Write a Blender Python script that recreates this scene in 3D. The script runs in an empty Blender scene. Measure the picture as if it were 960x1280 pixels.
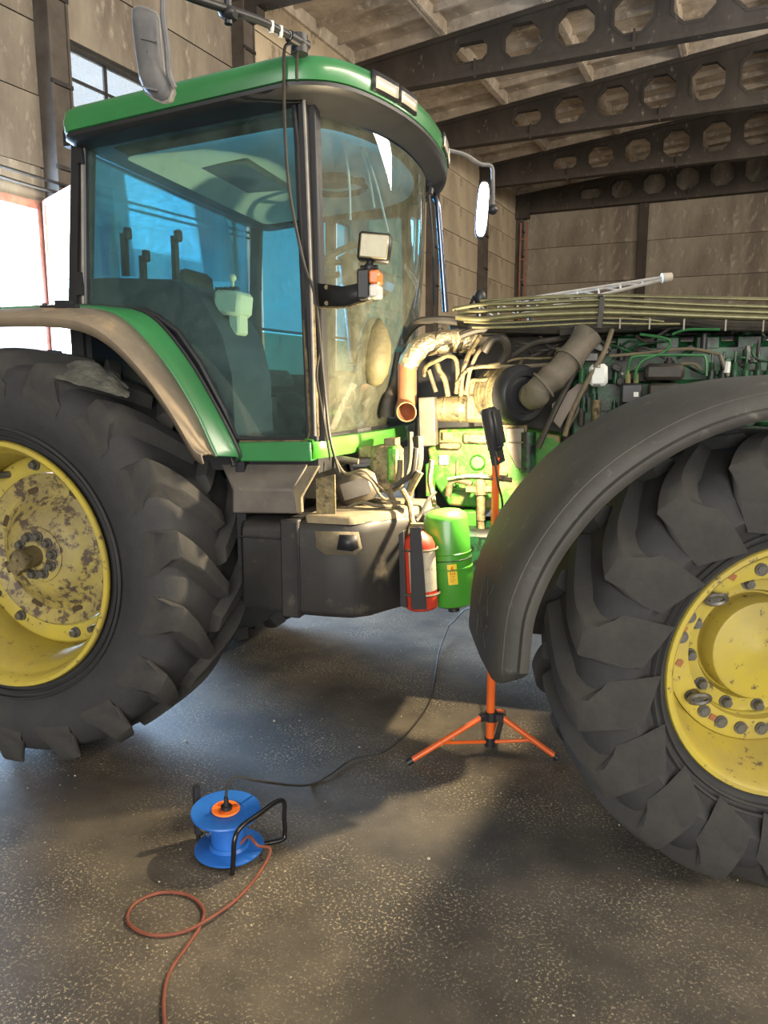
import bpy, bmesh, math, random
from math import sin, cos, pi, radians as R
from mathutils import Vector, Matrix, Euler
random.seed(7)
SC = bpy.context.scene
COL = SC.collection
# ------------------------------------------------------------ camera, world, exposure
TH = R(9.3); EYE = 1.6; FPX = 960.0
cd = bpy.data.cameras.new('camera'); cam = bpy.data.objects.new('camera', cd); COL.objects.link(cam)
cam.location = (0, 0, EYE); cam.rotation_euler = (pi/2 - TH, 0, 0)
cd.sensor_fit = 'HORIZONTAL'; cd.sensor_width = 36; cd.lens = 36*FPX/960; cd.clip_start = .02; cd.clip_end = 400
SC.camera = cam
SC.view_settings.view_transform = 'Standard'; SC.view_settings.look = 'None'
SC.view_settings.gamma = 1; SC.view_settings.exposure = -.4; SC.view_settings.use_curve_mapping = False
W = bpy.data.worlds.new('daylight'); SC.world = W; W.use_nodes = True
bg = W.node_tree.nodes['Background']; bg.inputs[0].default_value = (.86, .93, 1, 1); bg.inputs[1].default_value = 2.2
# hall frame: h runs along the hall, e across it, corner at the far left
PH = R(25.5); HX, HY = sin(PH), cos(PH); CX, CY = 6.9, 41.5
def hall(k, q, z=0):          # k metres back from the end wall, q metres right of the left wall
    return Vector((CX - k*HX + q*HY, CY - k*HY - q*HX, z))
HROT = -PH                    # local x = across (e), local y = along (h)
def area(name, loc, direction, sx, sy, power, col):
    l = bpy.data.lights.new(name, 'AREA'); l.shape = 'RECTANGLE'; l.size = sx; l.size_y = sy; l.energy = power; l.color = col
    o = bpy.data.objects.new(name, l); COL.objects.link(o); o.location = loc
    o.rotation_euler = Vector(direction).to_track_quat('-Z', 'Y').to_euler(); return o
EDIR = Vector((HY, -HX, 0)); HDIR = Vector((HX, HY, 0))
area('gate_daylight', hall(33, -.3, 2.5), EDIR, 5, 4.6, 9000, (.45, .68, 1))
area('window_daylight', hall(26.4, -.3, 6.0), EDIR + Vector((0, 0, -.25)), 4, 3, 1200, (.7, .85, 1))
area('entrance_daylight', hall(53.5, 17.5, 4.2), HDIR + EDIR*-.25, 11, 7.6, 3500, (1, .95, .87))
area('side_fill_light', hall(28, 23.2, 9.2), EDIR*-1 + Vector((0, 0, .0)), 28, 1.6, 7500, (1, .88, .72))  # added warm fill along the windowless right wall to brighten the ceiling

# ------------------------------------------------------------ materials
MATS = {}
def mat(name, c1, c2=None, scale=8, rough=.6, metal=0, bump=0, bscale=None, detail=6, lo=.35, hi=.65, c3=None, s3=30, t3=(.6, .7), coat=0, stretch=None, trans=0, emit=None):
    if name in MATS: return MATS[name]
    m = bpy.data.materials.new(name); m.use_nodes = True; nt = m.node_tree; N = nt.nodes; L = nt.links
    p = N['Principled BSDF']; p.inputs['Base Color'].default_value = (*c1, 1)
    p.inputs['Roughness'].default_value = rough; p.inputs['Metallic'].default_value = metal
    if coat: p.inputs['Coat Weight'].default_value = coat; p.inputs['Coat Roughness'].default_value = .15
    tc = N.new('ShaderNodeTexCoord'); mp = N.new('ShaderNodeMapping'); L.new(tc.outputs['Object'], mp.inputs[0])
    if stretch: mp.inputs['Scale'].default_value = stretch
    out = None
    if c2:
        n = N.new('ShaderNodeTexNoise'); n.inputs['Scale'].default_value = scale; n.inputs['Detail'].default_value = detail; n.inputs['Roughness'].default_value = .65
        L.new(mp.outputs[0], n.inputs[0])
        r = N.new('ShaderNodeValToRGB'); r.color_ramp.elements[0].position = lo; r.color_ramp.elements[1].position = hi
        r.color_ramp.elements[0].color = (*c1, 1); r.color_ramp.elements[1].color = (*c2, 1)
        L.new(n.outputs[0], r.inputs[0]); out = r.outputs[0]
    if c3:
        n3 = N.new('ShaderNodeTexNoise'); n3.inputs['Scale'].default_value = s3; n3.inputs['Detail'].default_value = 5; n3.inputs['Roughness'].default_value = .7
        L.new(mp.outputs[0], n3.inputs[0])
        r3 = N.new('ShaderNodeValToRGB'); r3.color_ramp.elements[0].position = t3[0]; r3.color_ramp.elements[1].position = t3[1]
        r3.color_ramp.elements[0].color = (0, 0, 0, 1); r3.color_ramp.elements[1].color = (1, 1, 1, 1)
        L.new(n3.outputs[0], r3.inputs[0])
        mx = N.new('ShaderNodeMix'); mx.data_type = 'RGBA'; L.new(r3.outputs[0], mx.inputs[0])
        if out: L.new(out, mx.inputs[6])
        else: mx.inputs[6].default_value = (*c1, 1)
        mx.inputs[7].default_value = (*c3, 1); out = mx.outputs[2]
    if out: L.new(out, p.inputs['Base Color'])
    if bump:
        nb = N.new('ShaderNodeTexNoise'); nb.inputs['Scale'].default_value = bscale or scale*3; nb.inputs['Detail'].default_value = 6
        L.new(mp.outputs[0], nb.inputs[0]); b = N.new('ShaderNodeBump'); b.inputs['Strength'].default_value = bump; b.inputs['Distance'].default_value = .02
        L.new(nb.outputs[0], b.inputs['Height']); L.new(b.outputs[0], p.inputs['Normal'])
    if trans: p.inputs['Transmission Weight'].default_value = trans
    if emit: p.inputs['Emission Color'].default_value = (*emit[0], 1); p.inputs['Emission Strength'].default_value = emit[1]
    MATS[name] = m; return m
def glass(name, tint, dust=.06, dustcol=(.6, .62, .5), spec=1.0, scale=3, dhi=.25):
    m = bpy.data.materials.new(name); m.use_nodes = True; nt = m.node_tree; N = nt.nodes; L = nt.links; N.clear()
    o = N.new('ShaderNodeOutputMaterial'); t = N.new('ShaderNodeBsdfTransparent'); t.inputs[0].default_value = (*tint, 1)
    g = N.new('ShaderNodeBsdfGlossy'); g.inputs['Roughness'].default_value = .015
    fr = N.new('ShaderNodeFresnel'); fr.inputs[0].default_value = 1.5
    mu = N.new('ShaderNodeMath'); mu.operation = 'MULTIPLY'; mu.inputs[1].default_value = spec; L.new(fr.outputs[0], mu.inputs[0])
    a = N.new('ShaderNodeMixShader'); L.new(mu.outputs[0], a.inputs[0]); L.new(t.outputs[0], a.inputs[1]); L.new(g.outputs[0], a.inputs[2])
    d = N.new('ShaderNodeBsdfDiffuse'); d.inputs[0].default_value = (*dustcol, 1)
    tc = N.new('ShaderNodeTexCoord'); n = N.new('ShaderNodeTexNoise'); n.inputs['Scale'].default_value = scale; n.inputs['Detail'].default_value = 8; n.inputs['Roughness'].default_value = .75
    L.new(tc.outputs['Object'], n.inputs[0])
    mr = N.new('ShaderNodeMapRange'); mr.inputs[1].default_value = .4; mr.inputs[2].default_value = .75; mr.inputs[3].default_value = dust; mr.inputs[4].default_value = dhi
    L.new(n.outputs[0], mr.inputs[0])
    b = N.new('ShaderNodeMixShader'); L.new(mr.outputs[0], b.inputs[0]); L.new(a.outputs[0], b.inputs[1]); L.new(d.outputs[0], b.inputs[2]); L.new(b.outputs[0], o.inputs[0])
    return m
# hall
M_CONC = mat('dirty_concrete', (.36, .31, .24), (.17, .14, .11), .7, .95, bump=.25, bscale=12, c3=(.55, .49, .39), s3=5, t3=(.56, .8), stretch=(1, 1, .35))
M_CONC_LIT = mat('pale_lit_concrete', (.66, .55, .39), (.42, .34, .24), .6, .95, bump=.2, bscale=10, c3=(.14, .115, .09), s3=2.2, t3=(.6, .72), stretch=(1, 1, .5))  # strong light on the far bays put into a paler base
M_SLAB = mat('slab_concrete', (.68, .59, .48), (.36, .3, .24), 1.1, .95, bump=.3, bscale=9, c3=(.8, .72, .6), s3=3, t3=(.55, .7))
M_SOOT = mat('soot_concrete', (.04, .033, .027), (.075, .062, .05), .8, .9, bump=.25, bscale=8, c3=(.3, .27, .22), s3=5, t3=(.62, .78), stretch=(1, 1, .5))
M_LIME = mat('limewash_edge', (.4, .35, .28), (.06, .05, .042), 3, .95, lo=.45, hi=.6)
M_COLS = mat('column_concrete', (.13, .11, .09), (.075, .06, .05), 1.5, .9, bump=.2)
M_RUSTRED = mat('red_primer_frame', (.42, .2, .15), (.3, .12, .08), 6, .7)
M_DARKSTEEL = mat('dark_steel', (.02, .02, .022), (.05, .04, .035), 12, .5, .3)
M_PANE = glass('window_pane', (.9, .95, 1), .05, (.8, .82, .8), .5)
# ---- floor
def floor_mat():
    m = bpy.data.materials.new('worn_concrete_floor'); m.use_nodes = True; nt = m.node_tree; N = nt.nodes; L = nt.links; p = N['Principled BSDF']
    tc = N.new('ShaderNodeTexCoord')
    def noise(s, d=6, r=.6):
        n = N.new('ShaderNodeTexNoise'); n.inputs['Scale'].default_value = s; n.inputs['Detail'].default_value = d; n.inputs['Roughness'].default_value = r
        L.new(tc.outputs['Object'], n.inputs[0]); return n.outputs[0]
    def ramp(i, a, b, ca, cb):
        r = N.new('ShaderNodeValToRGB'); e = r.color_ramp.elements; e[0].position = a; e[1].position = b; e[0].color = (*ca, 1); e[1].color = (*cb, 1)
        L.new(i, r.inputs[0]); return r.outputs[0]
    def mix(f, a, b):
        x = N.new('ShaderNodeMix'); x.data_type = 'RGBA'; L.new(f, x.inputs[0]); L.new(a, x.inputs[6])
        if isinstance(b, tuple): x.inputs[7].default_value = (*b, 1)
        else: L.new(b, x.inputs[7])
        return x.outputs[2]
    K = (0, 0, 0); Wh = (1, 1, 1)
    base = ramp(noise(1.6), .38, .64, (.045, .039, .031), (.128, .107, .08))
    base = mix(ramp(noise(5, 8, .7), .5, .68, K, (.7, .7, .7)), base, (.048, .042, .035))
    wear = ramp(noise(2.3, 5, .6), .42, .62, K, Wh)
    fl = ramp(noise(95, 6, .75), .545, .62, K, Wh)
    mu = N.new('ShaderNodeMix'); mu.data_type = 'RGBA'; mu.blend_type = 'MULTIPLY'; mu.inputs[0].default_value = 1; L.new(fl, mu.inputs[6]); L.new(wear, mu.inputs[7])
    base = mix(mu.outputs[2], base, (.6, .5, .33))
    base = mix(ramp(noise(160, 3, .6), .6, .7, K, (.6, .6, .6)), base, (.03, .027, .024))
    base = mix(ramp(noise(130, 2, .5), .7, .74, K, Wh), base, (.5, .46, .36))
    L.new(base, p.inputs['Base Color'])
    p.inputs['Roughness'].default_value = .72
    b = N.new('ShaderNodeBump'); b.inputs['Strength'].default_value = .55; b.inputs['Distance'].default_value = .006; L.new(noise(42, 8, .75), b.inputs['Height']); L.new(b.outputs[0], p.inputs['Normal'])
    return m
M_FLOOR = floor_mat()
# tractor
M_LINE = mat('dark_green_line', (.035, .17, .05), (.02, .11, .035), 9, .4)
M_GREEN = mat('green_paint', (.035, .21, .065), (.028, .17, .052), 3, .35, coat=.5)
M_GREEN2 = mat('dusty_green_cast', (.03, .17, .01), (.05, .2, .02), 5, .55, bump=.15, bscale=40, c3=(.2, .155, .065), s3=9, t3=(.5, .6))
M_ENG = mat('dark_green_engine', (.008, .06, .02), (.012, .09, .03), 9, .45, c3=(.008, .009, .008), s3=14, t3=(.46, .56))
M_CYL = mat('bright_green_tank', (.07, .33, .03), (.06, .29, .03), 4, .35, coat=.4)
M_TYRE = mat('tyre_rubber', (.026, .027, .03), (.038, .038, .038), 5, .82, bump=.12, bscale=60, c3=(.06, .054, .045), s3=3, t3=(.6, .85))
M_TYRE2 = mat('dusty_tyre_rubber', (.03, .031, .032), (.05, .047, .042), 5, .88, bump=.15, bscale=50)
M_YEL = mat('yellow_rim_paint', (.5, .4, .05), (.4, .32, .08), 4, .5, c3=(.13, .1, .06), s3=24, t3=(.6, .66))
M_YELW = mat('worn_yellow_disc', (.4, .33, .09), (.27, .22, .1), 5, .6, c3=(.09, .065, .05), s3=16, t3=(.5, .58), bump=.15, bscale=30)
M_BOLT = mat('greasy_steel', (.1, .1, .095), (.2, .19, .17), 20, .45, .6)
M_BLACK = mat('black_plastic', (.014, .015, .018), (.02, .02, .022), 10, .45)
M_TANK = mat('dusty_black_tank', (.018, .018, .018), (.03, .028, .025), 5, .55, c3=(.12, .1, .07), s3=9, t3=(.58, .8))
M_TANLIT = mat('lamplit_tan_plastic', (.22, .18, .11), (.1, .085, .06), 6, .85, bump=.15, bscale=50)  # tan stands for lamplight on the black tank's lid and handhold
M_STEP = mat('grey_step_box', (.15, .13, .11), (.1, .09, .08), 7, .6, c3=(.26, .23, .19), s3=20, t3=(.6, .75))
M_FEND = mat('grey_fender_plastic', (.066, .063, .055), (.045, .043, .039), 4, .62, c3=(.17, .16, .135), s3=14, t3=(.6, .8), bump=.1, bscale=40)
M_FLARE = mat('muddy_fender_flare', (.26, .205, .14), (.14, .115, .09), 4, .7, c3=(.36, .26, .15), s3=6, t3=(.55, .7))
M_FOIL = mat('exhaust_foil', (.72, .6, .38), (.5, .4, .24), 14, .35, .8, bump=.9, bscale=45, c3=(.3, .23, .13), s3=22, t3=(.58, .7))
M_RUST = mat('rusty_exhaust_pipe', (.4, .17, .07), (.28, .12, .06), 8, .7, .3)
M_TAN = mat('dusty_tan_metal', (.23, .185, .09), (.1, .08, .045), 12, .6, .25, bump=.5, bscale=30, c3=(.045, .036, .022), s3=26, t3=(.54, .64))
M_HOSE = mat('black_hose', (.02, .019, .017), (.05, .042, .03), 12, .6)
M_DHOSE = mat('dusty_hose', (.17, .135, .075), (.1, .085, .06), 16, .75)
M_DUCT = mat('dusty_rubber_duct', (.14, .12, .09), (.08, .068, .05), 9, .75)
M_ZINC = mat('olive_zinc_pipe', (.2, .19, .095), (.14, .13, .07), 20, .42, .55)
M_SIL = mat('bare_aluminium', (.19, .17, .14), (.12, .1, .075), 8, .5, .6)
M_CHROME = mat('chrome', (.14, .16, .22), None, rough=.2, metal=1)
M_RED = mat('extinguisher_red', (.55, .045, .02), (.45, .04, .02), 8, .4)
M_LABEL = mat('worn_paper_label', (.55, .5, .38), (.4, .34, .24), 10, .8, c3=(.25, .18, .12), s3=20, t3=(.6, .7))
M_STICK = mat('yellow_sticker', (.85, .6, .02), None, rough=.5)
M_INK = mat('dark_print', (.06, .04, .02), None, rough=.6)
M_CREAM = mat('cream_trim', (.55, .5, .38), (.5, .45, .34), 4, .8)
M_LINER = mat('headliner', (.8, .82, .68), (.75, .77, .64), 3, .9)
M_SEAT = mat('seat_fabric', (.03, .032, .036), (.05, .05, .05), 30, .9)
M_CURT = mat('curtain_cloth', (.6, .5, .42), (.5, .42, .36), 10, .9)
M_GLASS = glass('door_glass', (.72, .9, .9), .02, (.3, .42, .38), 1.6, 4, .12)
M_GLASSF = glass('windscreen_glass', (.72, .86, .82), .06, (.5, .52, .38), 1.4, 6, .18)
M_FILM = glass('blue_window_film', (.38, .78, .9), .12, (.3, .62, .7), .6, 5, .2)
M_SEAL = mat('grey_rubber_seal', (.3, .28, .25), (.2, .19, .18), 12, .7)
M_MIRB = mat('mirror_back_plastic', (.11, .11, .115), (.17, .165, .16), 10, .6)
M_MIRG = mat('mirror_glass', (.85, .88, .9), None, rough=.03, metal=1)
M_LENS = mat('work_lamp_lens', (.4, .36, .2), (.32, .28, .16), 30, .4, coat=.3)
M_AMBER = mat('amber_lens', (.9, .2, .04), None, rough=.25, coat=.8)
M_CLEAR = mat('clear_lens', (.62, .6, .52), None, rough=.25, coat=.8)
M_RAG = mat('grimy_rag', (.13, .13, .105), (.055, .055, .05), 14, .95, bump=.5, bscale=60)
M_ORANGE = mat('orange_tripod_paint', (.8, .14, .02), (.7, .12, .02), 6, .38, coat=.4)
M_BLUE = mat('blue_reel_plastic', (.02, .13, .5), (.025, .16, .58), 7, .4)
M_ORPL = mat('orange_socket_plate', (1, .22, .03), None, rough=.45)
M_CORD = mat('red_brown_cord', (.24, .07, .04), (.17, .05, .03), 20, .6)
M_WHITE = mat('white_plastic', (.7, .72, .68), (.6, .62, .58), 10, .5)
M_LED = mat('lamp_led_panel', (1, .95, .8), None, emit=((1, .86, .55), 12))
M_RED2 = mat('warm_shed_gravel', (.5, .5, .47), (.35, .35, .33), 2, .95)

# ------------------------------------------------------------ mesh builder
def TR(loc=(0, 0, 0), rot=(0, 0, 0)): return Matrix.Translation(Vector(loc)) @ Euler(rot).to_matrix().to_4x4()
class MB:
    def __init__(s): s.v = []; s.f = []; s.mi = []; s.mats = []; s.cur = 0
    def use(s, m):
        if m not in s.mats: s.mats.append(m)
        s.cur = s.mats.index(m); return s
    def add(s, vs, fs, M=None):
        o = len(s.v)
        for p in vs: s.v.append(tuple(M @ Vector(p)) if M else tuple(p))
        for f in fs: s.f.append([i+o for i in f]); s.mi.append(s.cur)
        return s
    def box(s, c, d, rot=(0, 0, 0), M=None, ch=0):
        x, y, z = d[0]/2, d[1]/2, d[2]/2
        m = TR(c, rot); m = M @ m if M else m
        if ch:
            k = min(ch, x*.9, y*.9, z*.9); vs = []; 
            for sx in (-1, 1):
                for sy in (-1, 1):
                    for sz in (-1, 1):
                        vs += [(sx*(x-k), sy*(y-k), sz*z), (sx*(x-k), sy*y, sz*(z-k)), (sx*x, sy*(y-k), sz*(z-k))]
            bm = bmesh.new()
            for p in vs: bm.verts.new(p)
            bmesh.ops.convex_hull(bm, input=bm.verts[:])
            bm.verts.ensure_lookup_table(); bm.verts.index_update()
            fs = [[q.index for q in f.verts] for f in bm.faces]; vv = [q.co[:] for q in bm.verts]; bm.free()
            return s.add(vv, fs, m)
        vs = [(a, b, cc) for a in (-x, x) for b in (-y, y) for cc in (-z, z)]
        return s.add(vs, [(0, 1, 3, 2), (4, 6, 7, 5), (0, 4, 5, 1), (2, 3, 7, 6), (0, 2, 6, 4), (1, 5, 7, 3)], m)
    def prism(s, pts, a, b, axis='y', M=None):     # pts 2-D polygon, extruded a..b on axis
        def mk(p, t): return {'y': (p[0], t, p[1]), 'z': (p[0], p[1], t), 'x': (t, p[0], p[1])}[axis]
        n = len(pts); vs = [mk(p, a) for p in pts] + [mk(p, b) for p in pts]
        fs = [list(range(n))[::-1], list(range(n, 2*n))] + [(i, (i+1) % n, n+(i+1) % n, n+i) for i in range(n)]
        return s.add(vs, fs, M)
    def cyl(s, p0, p1, r0, r1=None, n=16, M=None, cap=True):
        p0 = Vector(p0); p1 = Vector(p1); r1 = r0 if r1 is None else r1
        q = (p1-p0).to_track_quat('Z', 'Y'); vs = []
        for p, r in ((p0, r0), (p1, r1)):
            for i in range(n):
                a = 2*pi*i/n; vs.append(p + q @ Vector((r*cos(a), r*sin(a), 0)))
        fs = [(i, (i+1) % n, n+(i+1) % n, n+i) for i in range(n)]
        if cap: fs += [list(range(n))[::-1], list(range(n, 2*n))]
        return s.add(vs, fs, M)
    def lathe(s, prof, n=48, M=None, closed=False, a0=0, a1=2*pi):   # prof (y, r) about the local Y axis
        vs = []; full = abs(a1-a0-2*pi) < 1e-6; m = n if full else n+1; k = len(prof)
        for i in range(m):
            a = a0 + (a1-a0)*i/n
            for (y, r) in prof: vs.append((r*cos(a), y, r*sin(a)))
        fs = []
        for i in range(n):
            j = (i+1) % m
            for q in range(k if closed else k-1):
                w = (q+1) % k; fs.append((i*k+q, j*k+q, j*k+w, i*k+w))
        return s.add(vs, fs, M)
    def tube(s, pts, r, n=8, smooth=True, M=None, sub=6, cap=True):
        P = [Vector(p) for p in pts]
        if smooth and len(P) > 2:
            Q = []
            for i in range(len(P)-1):
                p0 = P[max(i-1, 0)]; p1 = P[i]; p2 = P[i+1]; p3 = P[min(i+2, len(P)-1)]
                for j in range(sub):
                    t = j/sub; Q.append(.5*((2*p1) + (p2-p0)*t + (2*p0-5*p1+4*p2-p3)*t*t + (3*p1-p0-3*p2+p3)*t*t*t))
            P = Q + [P[-1]]
        rr = r if callable(r) else (lambda t: r)
        vs = []; up = None; m = len(P)
        for i, p in enumerate(P):
            d = (P[min(i+1, m-1)] - P[max(i-1, 0)]).normalized()
            if up is None: up = d.orthogonal().normalized()
            up = (up - d*up.dot(d)); up = up.normalized() if up.length > 1e-6 else d.orthogonal().normalized()
            b = d.cross(up); q = rr(i/(m-1))
            for k in range(n):
                a = 2*pi*k/n; vs.append(p + (up*cos(a) + b*sin(a))*q)
        fs = [(i*n+k, i*n+(k+1) % n, (i+1)*n+(k+1) % n, (i+1)*n+k) for i in range(m-1) for k in range(n)]
        if cap: fs += [list(range(n))[::-1], list(range((m-1)*n, m*n))]
        return s.add(vs, fs, M)
    def grid(s, rows, M=None, closed=False):         # rows of equally many points
        k = len(rows[0]); vs = [p for r in rows for p in r]
        fs = []
        for i in range(len(rows)-1):
            for j in range(k if closed else k-1):
                w = (j+1) % k; fs.append((i*k+j, i*k+w, (i+1)*k+w, (i+1)*k+j))
        return s.add(vs, fs, M)
    def sphere(s, c, r, n=12, sc=(1, 1, 1), M=None):
        rows = []
        for i in range(n//2+1):
            t = pi*i/(n//2); rows.append([(c[0]+r*sc[0]*sin(t)*cos(2*pi*j/n), c[1]+r*sc[1]*sin(t)*sin(2*pi*j/n), c[2]+r*sc[2]*cos(t)) for j in range(n)])
        return s.grid(rows, M, True)
    def build(s, name, m, parent=None, smooth=40, bevel=0, solid=0, loc=None, rot=None, kind=None, label=None):
        me = bpy.data.meshes.new(name); me.from_pydata([tuple(v) for v in s.v], [], s.f)
        bm = bmesh.new(); bm.from_mesh(me); bmesh.ops.remove_doubles(bm, verts=bm.verts[:], dist=1e-5); 
        if s.mats == [] or len(bm.faces) == len(s.mi):
            bmesh.ops.recalc_face_normals(bm, faces=bm.faces[:])
        bm.to_mesh(me); bm.free()
        if s.mats:
            for x in s.mats: me.materials.append(x)
            if len(me.polygons) == len(s.mi): me.polygons.foreach_set('material_index', s.mi)
        else: me.materials.append(m)
        if smooth:
            me.polygons.foreach_set('use_smooth', [True]*len(me.polygons)); me.set_sharp_from_angle(angle=R(smooth))
        o = bpy.data.objects.new(name, me); COL.objects.link(o)
        if parent: o.parent = parent
        if loc is not None: o.location = loc
        if rot is not None: o.rotation_euler = rot
        if solid: d = o.modifiers.new('thickness', 'SOLIDIFY'); d.thickness = solid; d.offset = 0
        if bevel: d = o.modifiers.new('bevel', 'BEVEL'); d.width = bevel; d.segments = 2; d.limit_method = 'ANGLE'
        if kind: o['kind'] = kind
        if label: o['label'] = label
        return o
def thing(name, label, cat, loc=(0, 0, 0), rot=(0, 0, 0), group=None):
    o = bpy.data.objects.new(name, None); COL.objects.link(o); o.location = loc; o.rotation_euler = rot
    o.empty_display_size = .1; o['label'] = label; o['category'] = cat
    if group: o['group'] = group
    return o
def tag(o, label, cat, group=None):
    o['label'] = label; o['category'] = cat
    if group: o['group'] = group
    return o
def inst(o, name, parent, M=None, loc=None, rot=None):
    c = o.copy(); c.name = name; COL.objects.link(c); c.parent = parent
    if M is not None: c.matrix_basis = M
    if loc is not None: c.location = loc
    if rot is not None: c.rotation_euler = rot
    return c

# ============================================================ THE HALL
def structure(name, mb, m, **k):
    o = mb.build(name, m, smooth=0, **k); o['kind'] = 'structure'; return o
def sempty(name, loc=(0, 0, 0), rot=(0, 0, 0)):
    o = bpy.data.objects.new(name, None); COL.objects.link(o); o.location = loc; o.rotation_euler = rot; o['kind'] = 'structure'; return o
SPAN = 23.6; EAVE = 11.15; SLOPE = .097
C0 = hall(0, 0)
# hall parts are built in the hall frame: x across from the left wall, y along (0 at the end wall, negative towards the camera)
hr = (0, 0, HROT)
structure('floor', MB().box((SPAN/2, -26, -.1), (SPAN+.2, 54, .2)), M_FLOOR, loc=C0, rot=hr)
structure('ground_outside', MB().box((SPAN/2, -30, -.35), (260, 260, .1)), M_RED2, loc=C0, rot=hr)
wl = sempty('wall_left', C0, hr)
ZB = [0, .6, 1.8, 3.0, 4.2, 5.4, 6.6, 7.8, 9.0, 10.2, 11.15]
def conc_panel(x0, x1, z0, z1, y, parent, m, along=True, name='concrete_panel'):
    g = .012; b = MB()
    if along: b.box((0, 0, 0), (.3, x1-x0-2*g, z1-z0-2*g)); c = (y, (x0+x1)/2, (z0+z1)/2)
    else: b.box((0, 0, 0), (x1-x0-2*g, .3, z1-z0-2*g)); c = ((x0+x1)/2, y, (z0+z1)/2)
    c = (c[0]+random.uniform(-.012, .012), c[1]+(0 if along else random.uniform(-.012, .012)), c[2])
    return b.build(name, m, parent, smooth=0, loc=c)
# solid backing so no daylight leaks through the joints is not needed: panels overlap a thin mortar sheet
openings = {4: [(3.0, 6.6, 24.3, 28.3), (6.6, 7.8, 24.3, 29.6)], 3: [(3.0, 6.6, 18.3, 23.6)], 5: [(0, 4.8, 30.1, 35.35)]}
for n in range(0, 9):
    k0, k1 = n*6, n*6+6
    for zi in range(len(ZB)-1):
        z0, z1 = ZB[zi], ZB[zi+1]
        segs = [(k0, k1)]
        for (a, b_, s0, s1) in openings.get(n, []):
            if z0 < b_-.01 and z1 > a+.01:
                new = []
                for (p, q) in segs:
                    if s0 > p: new.append((p, min(q, s0)))
                    if s1 < q: new.append((max(p, s1), q))
                segs = new
        for (p, q) in segs:
            if q-p > .05:
                zz0 = z0
                if n == 5 and z0 < 4.8 < z1 and not (q-p > 5.9): zz0 = z0
                conc_panel(-q, -p, zz0, z1, -.15, wl, M_CONC_LIT if n < 4 else M_CONC)
# gate lintel piece
MB().box((-.15, -32.72, 5.1), (.3, 5.25, .6)).build('concrete_panel', M_CONC, wl, smooth=0)
# columns of the left wall, each with its strapped corner bars
for n in range(0, 9):
    y = -n*6-.12 + (.3 if n == 5 else 0)
    c = MB().box((.17, y, 5.2), (.34, .42, 10.4)).box((.34, y-.2, 5.2), (.05, .05, 10.4)).box((.34, y+.2, 5.2), (.05, .05, 10.4))
    o = c.build('column', M_COLS, wl, smooth=0)
    for z in (1.2, 2.6, 4.0, 5.4, 6.8, 8.2, 9.4):
        MB().box((.36, y, z), (.05, .46, .07)).build('steel_strap', M_DARKSTEEL, o, smooth=0)
# end wall
wb = sempty('wall_back', C0, hr)
ZE = [0, 1.35, 3.15, 4.95, 6.75, 8.55, 10.35, 12.4]
for i in range(4):
    for zi in range(len(ZE)-1):
        conc_panel(i*6+(.02 if i else 0), min(i*6+6, SPAN), ZE[zi], ZE[zi+1], .15, wb, M_CONC, False)
for x in (6.25, 12.2, 18):
    MB().box((x, -.12, 5.2), (.4, .35, 10.3)).build('column', M_SOOT, wb, smooth=0)
# ladder-like steel battens in the left far corner
lad = MB()
for x in (.3, .62): lad.box((x, -.45, 5), (.07, .07, 9.6))
for z in range(2, 10): lad.box((.46, -.45, z), (.3, .05, .05))
o = lad.build('steel_ladder', M_RUSTRED, wb, smooth=0)
structure('wall_right', MB().box((SPAN+.15, -26, 5.9), (.3, 54, 11.8)), M_CONC, loc=C0, rot=hr)
structure('wall_front', MB().box((6, -53, 5.9), (12, .3, 11.8)).box((17.8, -53, 10), (11.6, .3, 3.8)).box((23.4, -53, 4), (.4, .3, 8.2)), M_CONC, loc=C0, rot=hr)
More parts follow.
